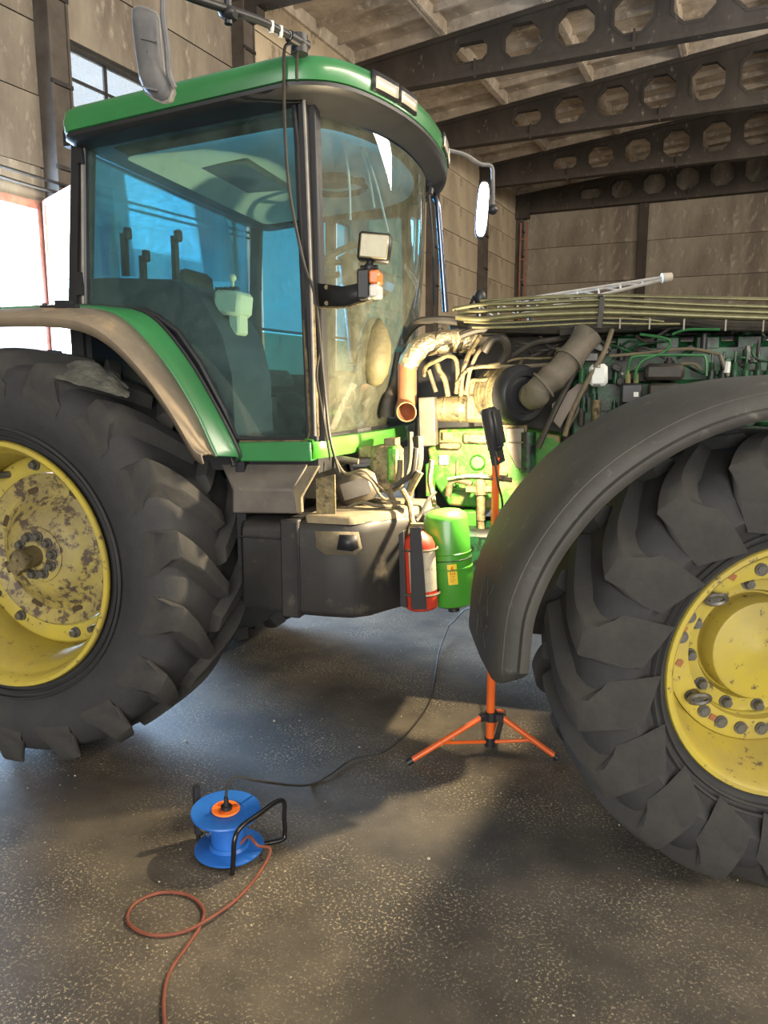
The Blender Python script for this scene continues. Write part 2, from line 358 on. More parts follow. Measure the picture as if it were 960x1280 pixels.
# roof: ribbed slabs on openwork beams
ce = sempty('ceiling', C0, hr)
def beam_mesh():
    b = MB(); t = .11; zb = 10.3
    def top(q): return EAVE + SLOPE*min(q, SPAN-q) - .02
    half = SPAN/2
    def cell(x0, x1, hole):
        ch, cw, cz = hole
        xm = (x0+x1)/2
        if ch <= 0:
            b.use(M_SOOT).prism([(x0, zb), (x1, zb), (x1, top(x1)), (xm, top(xm)), (x0, top(x0))], -t, t, 'y'); return
        k = min(cw, ch)*.28; w, h = cw/2, ch/2
        hole_p = [(xm+w, cz-h+k), (xm+w, cz+h-k), (xm+w-k, cz+h), (xm-w+k, cz+h), (xm-w, cz+h-k), (xm-w, cz-h+k), (xm-w+k, cz-h), (xm+w-k, cz-h)]
        per = [(x1, cz-h+k), (x1, cz+h-k), (xm+w-k, top(xm+w-k)), (xm-w+k, top(xm-w+k)), (x0, cz+h-k), (x0, cz-h+k), (xm-w+k, zb), (xm+w-k, zb)]
        ins = [(xm+(p[0]-xm)*1.14, cz+(p[1]-cz)*1.14) for p in hole_p]
        vs = []; 
        for y in (-t, t): vs += [(p[0], y, p[1]) for p in ins] + [(p[0], y, p[1]) for p in per]
        fs = []
        for s_ in (0, 16):
            for i in range(8):
                j = (i+1) % 8
                if i in (1, 3, 5, 7): pass
                fs.append((s_+i, s_+j, s_+8+j, s_+8+i))
        b.use(M_SOOT).add(vs, fs)
        cs = []
        for y in (-t, t):
            for (px, pz) in ((x1, top(x1)), (x0, top(x0)), (x0, zb), (x1, zb)): cs.append((px, y, pz))
        m = []
        for y, o_ in ((-t, 0), (t, 4)):
            q = [per[1], per[2]], [per[3], per[4]], [per[5], per[6]], [per[7], per[0]]
            for i, (a, c_) in enumerate(q): b.add([(a[0], y, a[1]), (cs[i+o_][0], y, cs[i+o_][2]), (c_[0], y, c_[1])], [(0, 1, 2)])
        rows = [[(p[0], -t-.012, p[1]) for p in ins], [(p[0], -t-.012, p[1]) for p in hole_p], [(p[0], t+.012, p[1]) for p in hole_p], [(p[0], t+.012, p[1]) for p in ins]]
        b.use(M_LIME).grid(rows, None, True)
    x = 0; cell(0, 3.0, (0, 0, 0)); x = 3.0; i = 0
    while x < half-.1:
        x1 = min(x+1.47, half)
        if x1-x < 1.2: cell(x, x1, (0, 0, 0)); x = x1; break
        d = top((x+x1)/2)-zb; hh = .5 if i == 0 else .62*d
        cell(x, x1, (hh, 1.0, zb+.5*d)); x = x1; i += 1
    n0 = len(b.v); 
    fl = [list(f) for f in b.f]; mi = list(b.mi); vs = list(b.v)
    b.v += [(SPAN-v[0], v[1], v[2]) for v in vs]; b.f += [[i+n0 for i in f[::-1]] for f in fl]; b.mi += mi
    b.use(M_SOOT).box((SPAN/2, 0, zb), (SPAN, .36, .14))
    for s_ in (0, 1):
        x0, x1 = (0, half) if not s_ else (half, SPAN)
        b.prism([(x0, top(x0)-.12), (x1, top(x1)-.12), (x1, top(x1)), (x0, top(x0))], -.2, .2, 'y')
    b.box((.35, 0, zb+.0), (.7, .34, .6))
    # drip hooks hung on the web
    for q in (3.9, 8.2, 12.6): b.box((q, -.16, zb+.12), (.06, .05, .5))
    return b
o0 = beam_mesh().build('roof_beam', M_SOOT, ce, smooth=0, loc=(0, -.35, 0))
for n in range(1, 9): inst(o0, 'roof_beam', ce, loc=(0, -6*n-.12, 0))
def slab_mesh():
    b = MB(); L_ = 5.9; w = 2.98
    b.box((0, 0, .36), (w, L_, .08))
    for s_ in (-1, 1):
        b.prism([(s_*(w/2), 0), (s_*(w/2-.1), 0), (s_*(w/2-.17), .34), (s_*w/2, .34)], -L_/2, L_/2, 'y')
        b.prism([(s_*L_/2, .04), (s_*(L_/2-.12), .04), (s_*(L_/2-.2), .34), (s_*L_/2, .34)], -w/2, w/2, 'x')
    for i in range(1, 5):
        y = -L_/2 + i*L_/5
        b.prism([(y-.05, .16), (y+.05, .16), (y+.09, .34), (y-.09, .34)], -w/2, w/2, 'x')
    return b
s0 = None
for n in range(9):
    for i in range(8):
        q = 1.48 + 2.95*i; z = EAVE + SLOPE*min(q, SPAN-q); ry = -math.atan(SLOPE)*(1 if q < SPAN/2 else -1)
        L_ = (q, -6*n-3.1 if n else -3.2, z-.02)
        if s0 is None: s0 = slab_mesh().build('roof_slab', M_SLAB, ce, smooth=0, loc=L_, rot=(0, ry, 0))
        else: inst(s0, 'roof_slab', ce, loc=L_, rot=(0, ry, 0))
structure('roof_cover', MB().prism([(-.3, EAVE+.42), (SPAN/2, EAVE+.42+SLOPE*SPAN/2), (SPAN+.3, EAVE+.42), (SPAN+.3, EAVE+.62), (SPAN/2, EAVE+.62+SLOPE*SPAN/2), (-.3, EAVE+.62)], -54, .4, 'y'), M_SLAB, loc=C0, rot=hr)
# windows
def window(name, y0, y1, z0, z1, nx, nz, m=M_DARKSTEEL):
    w = sempty(name, C0, hr); f = MB(); t = .06
    for z in (z0+t/2, z1-t/2): f.box((-.15, (y0+y1)/2, z), (.12, y1-y0, t))
    for y in (y0+t/2, y1-t/2): f.box((-.15, y, (z0+z1)/2), (.12, t, z1-z0))
    fr = f.build('window_frame', m, w, smooth=0)
    for i in range(1, nx): MB().box((-.15, y0+(y1-y0)*i/nx, (z0+z1)/2), (.07, .05, z1-z0-2*t)).build('glazing_bar', m, fr, smooth=0)
    for i in range(1, nz): MB().box((-.15, (y0+y1)/2, z0+(z1-z0)*i/nz), (.07, y1-y0-2*t, .04)).build('glazing_bar', m, fr, smooth=0)
    for i in range(nx):
        for j in range(nz):
            a = y0+(y1-y0)*i/nx; c = z0+(z1-z0)*j/nz
            MB().box((-.15, a+(y1-y0)/nx/2, c+(z1-z0)/nz/2), (.006, (y1-y0)/nx-.06, (z1-z0)/nz-.05)).build('pane', M_PANE, w, smooth=0)
window('window_1', -29.6, -24.3, 6.65, 7.75, 4, 2)
window('added_window_2', -28.3, -24.3, 3.05, 6.6, 1, 1)  # unseen opening, added to send daylight through the cab's blue glass
window('added_window_3', -23.6, -18.3, 3.05, 6.55, 1, 1)  # second unseen opening, added behind the cab for the same backlight
# gate: red frame round the opening and one leaf swung into the hall
g = sempty('door_1', C0, hr)
f = MB()
for y in (-30.17, -35.28): f.box((-.1, y, 2.4), (.24, .14, 4.8))
f.box((-.1, -32.72, 4.74), (.24, 5.25, .14)); f.build('door_frame', M_RUSTRED, g, smooth=0)
hp = hall(30.15, .1); lf = Vector((1.25, -1.45, 0)).normalized(); LA = math.atan2(lf.y, lf.x)
g2 = sempty('door_2', hp, (0, 0, LA))
lw = 1.75; f = MB()
for x in (.04, lw-.04): f.box((x, 0, 2.42), (.08, .07, 4.8))
for z in (.06, 1.3, 2.5, 3.75, 4.78): f.box((lw/2, 0, z), (lw-.1, .06, .09))
f.build('leaf_frame', M_RUSTRED, g2, smooth=0)
M_LEAF = mat('sunlit_leaf_sheet', (.8, .78, .72), (.7, .66, .6), 5, .8, c3=(.4, .38, .35), s3=12, t3=(.62, .66))  # white colour stands for sunlight on the translucent panes
M_LEAF2 = mat('ochre_leaf_sheet', (.55, .34, .14), (.45, .27, .12), 5, .8)
for i, (a, c) in enumerate(((.1, 1.25), (1.35, 2.45), (2.55, 3.7), (3.8, 4.73))):
    MB().box((lw/2, 0, (a+c)/2), (lw-.16, .012, c-a)).build('leaf_panel', M_LEAF2 if i == 3 else M_LEAF, g2, smooth=0)
for (z, s_) in ((5.35, .0), (5.22, .12)):
    pts = [hall(40, .3, z+.5), hall(34.5, .35+s_, z-.1), hall(31, .42, z-.25-s_*.3), hall(28.5, .4, z-.22), hall(24, .4, z-.1)]
    o = MB().tube(pts, .03, 6).build('wall_cable', M_HOSE); tag(o, 'grey cable slung along the left wall above the bright gate, %s of the pair' % ('upper' if not s_ else 'lower'), 'cable', 'cables on the left wall')

# ============================================================ THE TRACTOR
PSI = R(16); OX, OY = -1.248, 4.122
tr = thing('tractor', 'large green farm tractor with its hood off, yellow rims, parked on the concrete floor', 'tractor', (OX, OY, 0), (0, 0, -PSI))
def T(u, v, w): return (u, -v, w)           # u forward, v towards the camera, w up
cth, sth = cos(TH), sin(TH); cps, sps = cos(PSI), sin(PSI)
def _ray(x, y):
    a = (x-480)/FPX; b = (y-640)/FPX; return (a, cth-b*sth, -b*cth-sth)
def S(x, y, v):                              # survey point seen in the photo, lying on the plane v of the tractor -> tractor coordinates
    d = _ray(x, y); t = (v+(-sps*OX-cps*OY))/(-sps*d[0]-cps*d[1]); X, Y = t*d[0]-OX, t*d[1]-OY
    return T(X*cps-Y*sps, v, EYE+t*d[2])
def SS(pts, v): return [S(x, y, v) for x, y in pts]
def SV(pts): return [S(*p) for p in pts]
def P2(pts, v): return [(p[0], p[2]) for p in SS(pts, v)]
def part(mb, name, m, parent=None, **k): return mb.build(name, m, parent or tr, **k)

# ---------- wheels (local frame: axle = Y, outward = -Y)
def tyre(name, Mx, RO, WD, RR, N, lug_h, label):
    rb = RO-lug_h; h = WD/2
    prof = [(h*.86, RR-.01), (h*.9, RR+.03), (h*1.0, RR+.10), (h*1.07, RR+(rb-RR)*.45), (h*1.04, RR+(rb-RR)*.7), (h*.93, rb-.035), (h*.8, rb-.012), (h*.4, rb), (0, rb+.004)]
    full = prof + [(-a, r) for a, r in prof[:-1]][::-1]
    inner = [(-h*.8, RR-.02), (h*.8, RR-.02)]
    rings = [(-h*1.0, RR+.10), ]
    b = MB().lathe(full+inner, 96, closed=True)
    for k_, rr in enumerate((RR+.035, RR+.06)): b.lathe([(-h*.93-.012-k_*.012, rr-.006), (-h*.93-.022-k_*.012, rr), (-h*.93-.012-k_*.012, rr+.006)], 96)
    t = part(b, name, M_TYRE, smooth=35, label=label); t.matrix_basis = Mx
    # one lug per hand; swept bar following the crown and the shoulder
    def lug(sgn):
        b = MB(); rows = []
        dth = .30 if RO > .8 else .35
        W0 = .043 if RO > .8 else .040
        def row(y, top, s_, k=1.0, depth=.0, f=0):
            th = dth*(1-s_**1.1); bot = top-lug_h-.025-depth
            wl, wr = W0*k, W0*k*(1.0+.35*s_)
            return [(r*sin(th+w_/r), y, r*cos(th+w_/r)) for r, w_ in ((bot, -wl-.012), (top-.006, -wl), (top, -wl+.006), (top-f*.05, wr*.8), (top-.008-f*.06, wr), (bot+.012-f*.04, wr+.028), (bot-.01-f*.03, wr+.05))]
        n = 11
        for i in range(n+1):
            s_ = i/n; ay = -.05 + 1.05*s_; drop = max(0, (ay-.55)/.45)**2*.03
            rows.append(row(sgn*h*ay, RO-drop, s_, .78+.30*s_, max(0, ay-.75)*.2))
        for (ay, top, k, f) in (((1.04, RO-.045, 1.05, .25), (1.075, RO-.078, 1.05, .6), (1.085, rb-.062, 1.0, 1), (1.05, rb-.125, .85, 1.6)) if RO < .8 else ((1.04, RO-.045, 1.05, .25), (1.07, RO-.07, 1.05, .6), (1.04, RO-.105, .9, 1.3))):
            rows.append(row(sgn*h*ay, top, 1.0, k, .0, f))
        b.grid(rows, None, True); m = len(rows[0]); b.add(rows[0], [tuple(range(m))]); b.add(rows[-1], [tuple(range(m))[::-1]])
        return b
    for sgn, off in ((-1, 0), (1, .5)):
        o = None
        for i in range(N):
            a = 2*pi*(i+off)/N
            if o is None: o = lug(sgn).build('tread_lug', M_TYRE2, t, smooth=38, rot=(0, a, 0))
            else: inst(o, 'tread_lug', t, rot=(0, a, 0))
    return t
RX = TR(T(0, 1.12, .88))                    # flange plane of the rear wheel, flange at y=0
REAR_C = TR(T(0, .84, .88))
tyre('rear_tyre', REAR_C, .875, .58, .503, 18, .05, 'large rear tyre with deep angled lugs')
FA = R(18)
FRONT_X = Matrix.Translation(Vector(T(2.944, 1.058, .714))) @ Matrix.Rotation(FA, 4, 'Z')
FRONT_C = FRONT_X @ Matrix.Translation((0, .25, 0))
tyre('front_tyre', FRONT_C, .742, .58, .41, 18, .042, 'front tyre with dusty curved lugs, steered inwards')
def bolt_ring(parent, n, rad, y, r, hgt, a0=0, skip=()):
    o = None
    for i in range(n):
        if i in skip: continue
        a = a0 + 2*pi*i/n
        if o is None: o = MB().cyl((0, 0, 0), (0, -hgt, 0), r, r*.93, 6).cyl((0, .001, 0), (0, -.008, 0), r*1.35, None, 14).build('bolt', M_BOLT, parent, smooth=30); o.location = (rad*cos(a), y, rad*sin(a))
        else: inst(o, 'bolt', parent, loc=(rad*cos(a), y, rad*sin(a)))
# rear rim: stepped barrel, bracket ring, dished disc, hub and axle
rim = part(MB().lathe([(.0, .512), (-.012, .505), (-.012, .495), (.0, .485), (.03, .478), (.06, .47), (.075, .455), (.12, .45), (.14, .44), (.24, .435), (.30, .428), (.33, .44), (.40, .44), (.5, .46), (.55, .5), (.555, .51)], 72), 'rear_rim', M_YEL, solid=.008, label='yellow rear rim, mud in its barrel')
rim.matrix_basis = RX
rr_ = part(MB().lathe([(.335, .44), (.33, .37), (.345, .345), (.35, .44)], 72), 'rim_ring', M_YEL, rim); 
MB().lathe([(.322, .338), (.312, .340), (.306, .333), (.315, .315), (.335, .28), (.315, .24), (.265, .20), (.235, .165), (.222, .13), (.22, .0)], 72).build('wheel_disc', M_YELW, rim, solid=.012)
for i in range(8):
    a = 2*pi*i/8+.35
    MB().cyl((.285*cos(a), .34, .285*sin(a)), (.285*cos(a), .322, .285*sin(a)), .028, .028, 18).build('disc_hole', M_INK, rim)
bolt_ring(rim, 8, .385, .328, .018, .03, .2)
bolt_ring(rim, 10, .085, .205, .017, .03, .1)
MB().lathe([(.222, .125), (.208, .123), (.204, .115), (.206, .07), (.19, .062), (.19, .0)], 48).build('hub', M_YELW, rim)
MB().lathe([(.2, .047), (.105, .045), (.103, .04), (.103, .0)], 32).use(M_TAN).cyl((0, .103, 0), (0, .092, 0), .046, .043, 24).use(M_INK).cyl((0, .095, 0), (0, .090, 0), .006, None, 10).use(M_TAN).box((-.03, .11, -.04), (.06, .03, .03), (0, .6, 0)).build('axle_shaft', M_BLACK, rim)
for i in range(4):
    a = i*pi/2+.6
    MB().cyl((.40*cos(a), .33, .40*sin(a)), (.40*cos(a)-.02, .25, .40*sin(a)), .016, .014, 10).build('rim_clamp', M_BOLT, rim)
# front rim
rim = part(MB().lathe([(.0, .418), (-.01, .412), (-.01, .402), (.0, .394), (.03, .388), (.05, .378), (.09, .372), (.11, .362), (.16, .355), (.2, .335), (.26, .325), (.3, .33), (.42, .34), (.48, .4)], 72), 'front_rim', M_YEL, solid=.008, label='yellow front rim with two bolt circles')
rim.matrix_basis = FRONT_X
MB().lathe([(.225, .325), (.215, .325), (.21, .315), (.212, .25), (.235, .245), (.245, .325)], 72, closed=True).build('rim_ring', M_YEL, rim)
MB().lathe([(.24, .25), (.27, .247), (.275, .24), (.272, .2), (.30, .19), (.31, .15)], 60).build('wheel_disc', M_YEL, rim, solid=.01)
bolt_ring(rim, 24, .283, .211, .0165, .012, .08, (7, 8, 9, 12, 13, 20))
bolt_ring(rim, 12, .222, .272, .017, .03, .15)
MB().lathe([(.31, .182), (.27, .178), (.21, .174), (.201, .170), (.197, .160), (.197, .03), (.194, .025), (.194, .0)], 60).build('hub', M_YEL, rim)
for a in (2.35, 3.75, .7, 5.2):
    c = (.27*cos(a), .22, .27*sin(a))
    MB().cyl(c, (c[0], .17, c[2]), .02, .018, 12).tube([(c[0]+.035*cos(t), .165-.01*sin(t), c[2]+.018*sin(t)) for t in [2*pi*k/10 for k in range(11)]], .009, 6, smooth=False).build('lifting_eye', M_BOLT, rim)
for i in range(9):
    a = 2.0 + i*.43
    MB().box((.283*cos(a), .209, .283*sin(a)), (.022, .006, .022), (0, .5, 0)).build('square_hole', M_RUST, rim)
# axles, chassis
part(MB().cyl(T(0, .9, .887), T(0, -.9, .887), .12, None, 24).box(T(.15, 0, .95), (.8, .5, .55), ch=.05).box(T(.0, .0, .8), (.5, .8, .3), ch=.04), 'rear_axle', M_ENG)
part(MB().box(T(1.9, 0, .78), (2.6, .42, .35), ch=.03).box(T(2.94, 0, .72), (.25, 1.35, .2), ch=.03).box(T(3.3, 0, .85), (.7, .5, .3), ch=.03), 'chassis', M_ENG)
for s_ in (-1,):                              # wheels on the far side
    for (nm, Cx, args) in (('far_rear', TR(T(0, -.83, .88), (0, 0, pi)), (.875, .58, .503, 19, .055)), ('far_front', Matrix.Translation(Vector(T(2.944, -.83, .714))) @ Matrix.Rotation(FA+pi, 4, 'Z'), (.752, .51, .41, 20, .042))):
        RO, WD, RR, N, lh = args; h = WD/2; rb = RO-lh
        prof = [(h*.86, RR-.01), (h*1.0, RR+.10), (h*1.07, RR+(rb-RR)*.5), (h*.93, rb-.02), (0, rb+.02)]
        b = MB().lathe(prof + [(-a, r) for a, r in prof[:-1]][::-1] + [(-h*.8, RR-.02), (h*.8, RR-.02)], 64, closed=True)
        o = part(b, 'rear_tyre' if 'rear' in nm else 'front_tyre', M_TYRE); o.matrix_basis = Cx
        lb = MB()
        for i in range(N):
            for sg, of in ((-1, 0), (1, .5)):
                a = 2*pi*(i+of)/N
                rows = []
                for k_ in range(4):
                    q = k_/3; y = sg*q*h; th = a+.28*q
                    rows.append([(r*sin(th+w_/r), y, r*cos(th+w_/r)) for r, w_ in ((rb-.03, .05), (RO-.01*q, .035), (RO-.01*q, -.035), (rb-.03, -.05))])
                lb.grid(rows, None, True).add(rows[-1], [(0, 1, 2, 3)])
        lo = lb.build('tread_lugs', M_TYRE2, o, smooth=0)
        lo['kind'] = 'stuff'
        ri = part(MB().lathe([(-h, RR+.005), (-h+.1, RR-.05), (-.05, RR-.08), (-.05, .1), (-.05, 0)], 40), 'rear_rim' if 'rear' in nm else 'front_rim', M_YEL, solid=.01); ri.matrix_basis = Cx

# ---------- rear fender: muddy flare and green strip, arch over the rear tyre
out_px = [(-160, 420), (-60, 402), (0, 398), (60, 398), (104, 405), (140, 426), (180, 468), (215, 518), (240, 560), (252, 570)]
mid_px = [(-160, 400), (-60, 391), (0, 388), (70, 386), (122, 388), (158, 404), (202, 452), (240, 512), (262, 560), (268, 572)]
inn_px = [(-160, 396), (-60, 387), (0, 385), (80, 384), (140, 386), (188, 397), (234, 450), (272, 515), (295, 560), (299, 574)]
def smooth_pts(pts, n=5):
    P = [Vector(p) for p in pts]; Q = []
    for i in range(len(P)-1):
        p0 = P[max(i-1, 0)]; p1 = P[i]; p2 = P[i+1]; p3 = P[min(i+2, len(P)-1)]
        for j in range(n):
            t = j/n; Q.append(.5*((2*p1) + (p2-p0)*t + (2*p0-5*p1+4*p2-p3)*t*t + (3*p1-p0-3*p2+p3)*t*t*t))
    return Q + [P[-1]]
A = smooth_pts(SS(out_px, 1.12)); B = smooth_pts(SS(mid_px, .95)); C = smooth_pts(SS(inn_px, .86))
def lerp(a, b, t): return a*(1-t)+b*t
part(MB().grid([[a - Vector((0, 0, .03)) + Vector((0, .01, 0)) for a in A], A, [lerp(a, b, .12)+Vector((0, 0, .006)) for a, b in zip(A, B)], [lerp(a, b, .6)+Vector((0, 0, .012)) for a, b in zip(A, B)], B]), 'fender_flare', M_FLARE, solid=.012, smooth=50)
part(MB().grid([B, [lerp(b, c, .12)+Vector((.004, 0, .006)) for b, c in zip(B, C)], [lerp(b, c, .8)+Vector((.004, 0, .008)) for b, c in zip(B, C)], C, [c+Vector((-.03, .03, -.02)) for c in C]]), 'rear_fender', M_GREEN, solid=.008, smooth=50)
ED = [c+Vector((.004, .0, .006)) for c in C][15:]
part(MB().tube(ED, .008, 6, smooth=False), 'fender_seal', M_BLACK)
# inner arch behind the tyre
ar = [Vector((x, 0, z)) for x, z in [(p[0], p[2]) for p in C]]
part(MB().grid([[Vector((a.x-.03, -.86, a.z-.03)) for a in ar], [Vector((a.x-.03, -.45, a.z-.03)) for a in ar]]), 'inner_arch', M_BLACK, solid=.01)
part(MB().box(T(.93, .62, 1.12), (.04, .4, .5)), 'arch_plate', M_BLACK)
# clamp on top of the fender
q = S(75, 385, 1.0)
part(MB().box(q, (.16, .03, .02)).box((q[0]+.02, q[1], q[2]+.012), (.05, .05, .03)).cyl((q[0]-.07, q[1], q[2]-.01), (q[0]-.07, q[1], q[2]+.02), .01), 'fender_lamp_bracket', M_BLACK)

# ---------- cab
UR = .27
def roof_outline(off=0, n=40, hw=.93):
    pts = []
    H_ = hw-off
    for i in range(n+1):
        t = -1 + 2*i/n; t = sin(t*pi/2); v = H_*t; x = abs(t)
        u = 1.54 - off - .21*x**2.2 - .12*x**16
        pts.append((u, v))
    rb_ = []
    for k_ in range(5):
        a = k_/4*pi/2; rb_.append((UR+off+.06-.06*sin(a), H_-.06+.06*cos(a)))
    return pts + rb_ + [(u, -v) for u, v in rb_[::-1]]
def rl(z, off, slope=True):
    return [T(u, v, z + (u-1.27)*.1) for u, v in roof_outline(off)]
green = [rl(2.658, .004), rl(2.662, -.006), rl(2.70, -.010), rl(2.735, -.004), rl(2.750, .015), rl(2.762, .08), rl(2.78, .3), rl(2.785, .5)]
b = MB().grid(green, None, True); b.add(green[-1], [list(range(len(green[-1])))])
roof = part(b, 'cab_roof', M_GREEN, smooth=50)
vis = [rl(2.659, .0), rl(2.655, -.005), rl(2.642, -.005), rl(2.632, .006), rl(2.628, .02)]
b = MB().grid(vis, None, True)
part(b, 'roof_underside', M_BLACK, smooth=30)
# underside panel from the rim back to the glass line
def uf(v, z=2.6):
    uc, ue, hw = (1.45, 1.205, .80)
    return ue + (uc-ue)*(1-min(abs(v)/hw, 1)**2.4)
inn = [T(min(uf(max(-.8, min(.8, v)))+.0, u-.02) if u > 1.0 else u+.03, max(-.80, min(.80, v)), 2.60 + (u-1.27)*.07) for u, v in roof_outline(.1)]
part(MB().grid([rl(2.628, .02), inn]), 'visor_panel', M_BLACK, smooth=50)
# lamps set into the roof front
for (v0, v1) in ((.68, .50), (.49, .33), (-.12, -.28), (-.3, -.45)):
    fr = MB(); ln = MB(); K = 5; rows = []; rowl = []
    for i in range(K+1):
        v = v0+(v1-v0)*i/K; x = abs(v)/.93; u = 1.54-.21*x**2.2-.12*x**16
        rows.append([T(u+.010, v, 2.672+(u-1.27)*.1), T(u+.013, v, 2.742+(u-1.27)*.1)])
        if 0 < i < K or True: rowl.append([T(u+.016, v+(v1-v0)*(-.08 if i == K else .08 if i == 0 else 0), 2.684+(u-1.27)*.1), T(u+.018, v+(v1-v0)*(-.08 if i == K else .08 if i == 0 else 0), 2.725+(u-1.27)*.1)])
    f_ = fr.grid(rows).build('roof_lamp', M_BLACK, roof, solid=.01)
    ln.grid(rowl).build('roof_lamp_lens', M_CLEAR, roof, solid=.006)
# glass panes
DOOR = [(106, 183), (150, 168), (240, 142), (320, 126), (367, 122), (372, 180), (379, 350), (384, 470), (386, 549), (297, 549), (280, 512), (250, 455), (222, 415), (196, 396), (180, 388), (108, 386)]
dp = P2(DOOR, .82)
part(MB().prism(dp, -.822, -.817, 'y'), 'door_glass', M_GLASS, smooth=0)
DFR = [S(x, y, .825) for x, y in DOOR]
def ring_tube(pts, r): return MB().tube(pts + [pts[0]], r, 8, smooth=False)
part(ring_tube(DFR, .012), 'door_frame', M_BLACK)
part(MB().tube([S(x, y, .835) for x, y in [(104, 384), (103, 200), (106, 178), (150, 163), (240, 137), (320, 121), (366, 117), (374, 122)]], .006, 6, smooth=False), 'door_seal', M_SEAL)
part(MB().tube([S(x, y, .832) for x, y in [(380, 400), (388, 540), (384, 551), (300, 552)]], .006, 6, smooth=False), 'door_seal', M_TAN)
# hinges
for y in (190, 355): 
    q = S(101, y, .84); part(MB().box(q, (.025, .03, .09)), 'door_hinge', M_BLACK)
# pillars
def pillar(a, b_, v, w, d, m=M_BLACK, name='pillar'):
    p = Vector(S(a[0], a[1], v)); q = Vector(S(b_[0], b_[1], v)); 
    return part(MB().prism([(p.x-w/2, p.z), (p.x+w/2, p.z), (q.x+w/2, q.z), (q.x-w/2, q.z)], -v, -v+d, 'y'), name, m, bevel=.006)
pillar((376, 118), (391, 552), .83, .035, .07)
pillar((386, 120), (400, 552), .80, .045, .06)
pillar((101, 178), (98, 388), .83, .03, .08)
part(MB().tube([S(380, 125, .84), S(387, 300, .84), S(394, 545, .84)], .006, 6), 'pillar_trim', M_SEAL)
part(MB().tube([S(391, 380, .83), S(397, 545, .83)], .008, 6), 'pillar_trim', M_TAN)
def far_post(u0, u1, v, z0=1.35, z1=2.6, w=.06, m=M_BLACK, nm='pillar'):
    return part(MB().prism([(u0-w/2, z0), (u0+w/2, z0), (u1+w/2, z1), (u1-w/2, z1)], -v-.03, -v+.03, 'y'), nm, m, bevel=.006)
far_post(1.22, 1.2, -.82); far_post(.2, .27, -.82); far_post(.2, .27, .80, 1.9); far_post(.72, .74, -.82, w=.05)
part(MB().box(T(.71, -.82, 2.58), (1.0, .05, .06)).box(T(.71, -.82, 1.52), (1.0, .05, .3)).box(T(.22, 0, 2.58), (.05, 1.64, .06)).box(T(.2, 0, 1.8), (.06, 1.64, .16)), 'cab_frame', M_BLACK)
part(MB().prism([(.3, 1.67), (.69, 1.67), (.71, 2.55), (.3, 2.55)], .817, .822, 'y'), 'left_window', M_FILM, smooth=0)
part(MB().prism([(.77, 1.67), (1.19, 1.67), (1.17, 2.55), (.78, 2.55)], .817, .822, 'y'), 'left_window', M_FILM, smooth=0)
part(MB().box(T(.215, 0, 2.22), (.006, 1.56, .66)), 'rear_window', M_FILM, smooth=0)
# windscreen
rows = []
for k_ in range(13):
    t = k_/12; z = 1.40+1.21*t
    uc = 1.275+.175*(1-(1-t)**2.6); ue = 1.245-.04*t; hw = .79
    rows.append([T(ue+(uc-ue)*(1-abs(x)**2.4), hw*x, z) for x in [-1+2*j/28 for j in range(29)]])
part(MB().grid(rows), 'windscreen', M_GLASSF, smooth=60)
part(MB().tube([Vector(p)+Vector((.006, 0, 0)) for p in rows[0]], .012, 6, smooth=False), 'windscreen_seal', M_BLACK)
part(MB().tube([Vector(r_[0])+Vector((0, 0.01, 0)) for r_ in rows], .02, 6, smooth=False), 'windscreen_post', M_BLACK)
# sill
sb = P2([(297, 553), (388, 552), (389, 577), (300, 577)], .85)
part(MB().prism(sb, -.85, -.78, 'y'), 'sill', M_GREEN, bevel=.006)
rows = []
for j in range(19):
    x = -1+2*j/18; u = 1.25 + .09*(1-abs(x)**2.2); v = .84*x
    zt = 1.398 - .03*(x+1)/2*0; rows.append([T(u-.03, v, zt), T(u, v, zt-.004), T(u+.005, v, zt-.035), T(u, v, zt-.075), T(u-.04, v, zt-.078)])
part(MB().grid(rows), 'front_sill', M_CYL, solid=.006, label='green front sill below the windscreen, lamplight painted into its green')  # brighter green than the side sill: lamplight put into the colour
part(MB().box(T(.75, 0, 1.29), (1.0, 1.55, .06)), 'cab_floor', M_BLACK)
part(MB().box(T(.23, 0, 1.6), (.05, 1.6, .6)), 'rear_panel', M_BLACK)
# interior
b = MB(); hl = [T(u*.95+.03, v*.84, 2.585+(u-1.2)*.07) for u, v in roof_outline(.1)]
h2 = [T(.75+(p[0]-.75)*.72, -p[1]*.72, p[2]+.05) for p in hl]
b.grid([hl, h2], None, True).add(h2, [list(range(len(h2)))])
part(b, 'headliner', M_LINER, smooth=60)
part(MB().lathe([(0, .15), (-.015, .165), (-.03, .15), (-.015, .135)], 32, TR(T(1.02, -.1, 2.57), (pi/2, 0, 0)), closed=True).cyl(T(1.02, -.1, 2.6), T(1.02, -.1, 2.565), .09, .08, 24).box(T(1.02, -.1, 2.58), (.3, .03, .015)), 'wheel_reflection', M_SEAT)  # ring under the headliner modelled for the steering wheel's reflection in the glass
part(MB().box(T(.62, .05, 2.6), (.26, .5, .04), ch=.01), 'roof_console', M_MIRB)
seat = part(MB().box(T(.55, .05, 1.62), (.44, .48, .12), ch=.04).box(T(.55, .05, 1.45), (.3, .3, .24), ch=.02), 'seat', M_SEAT)
MB().box(T(.36, .05, 1.86), (.12, .46, .42), (0, -.15, 0), ch=.05).build('backrest', M_SEAT, seat)
MB().box(T(.33, .05, 2.1), (.09, .26, .13), (0, -.1, 0), ch=.03).build('headrest', M_SEAT, seat)
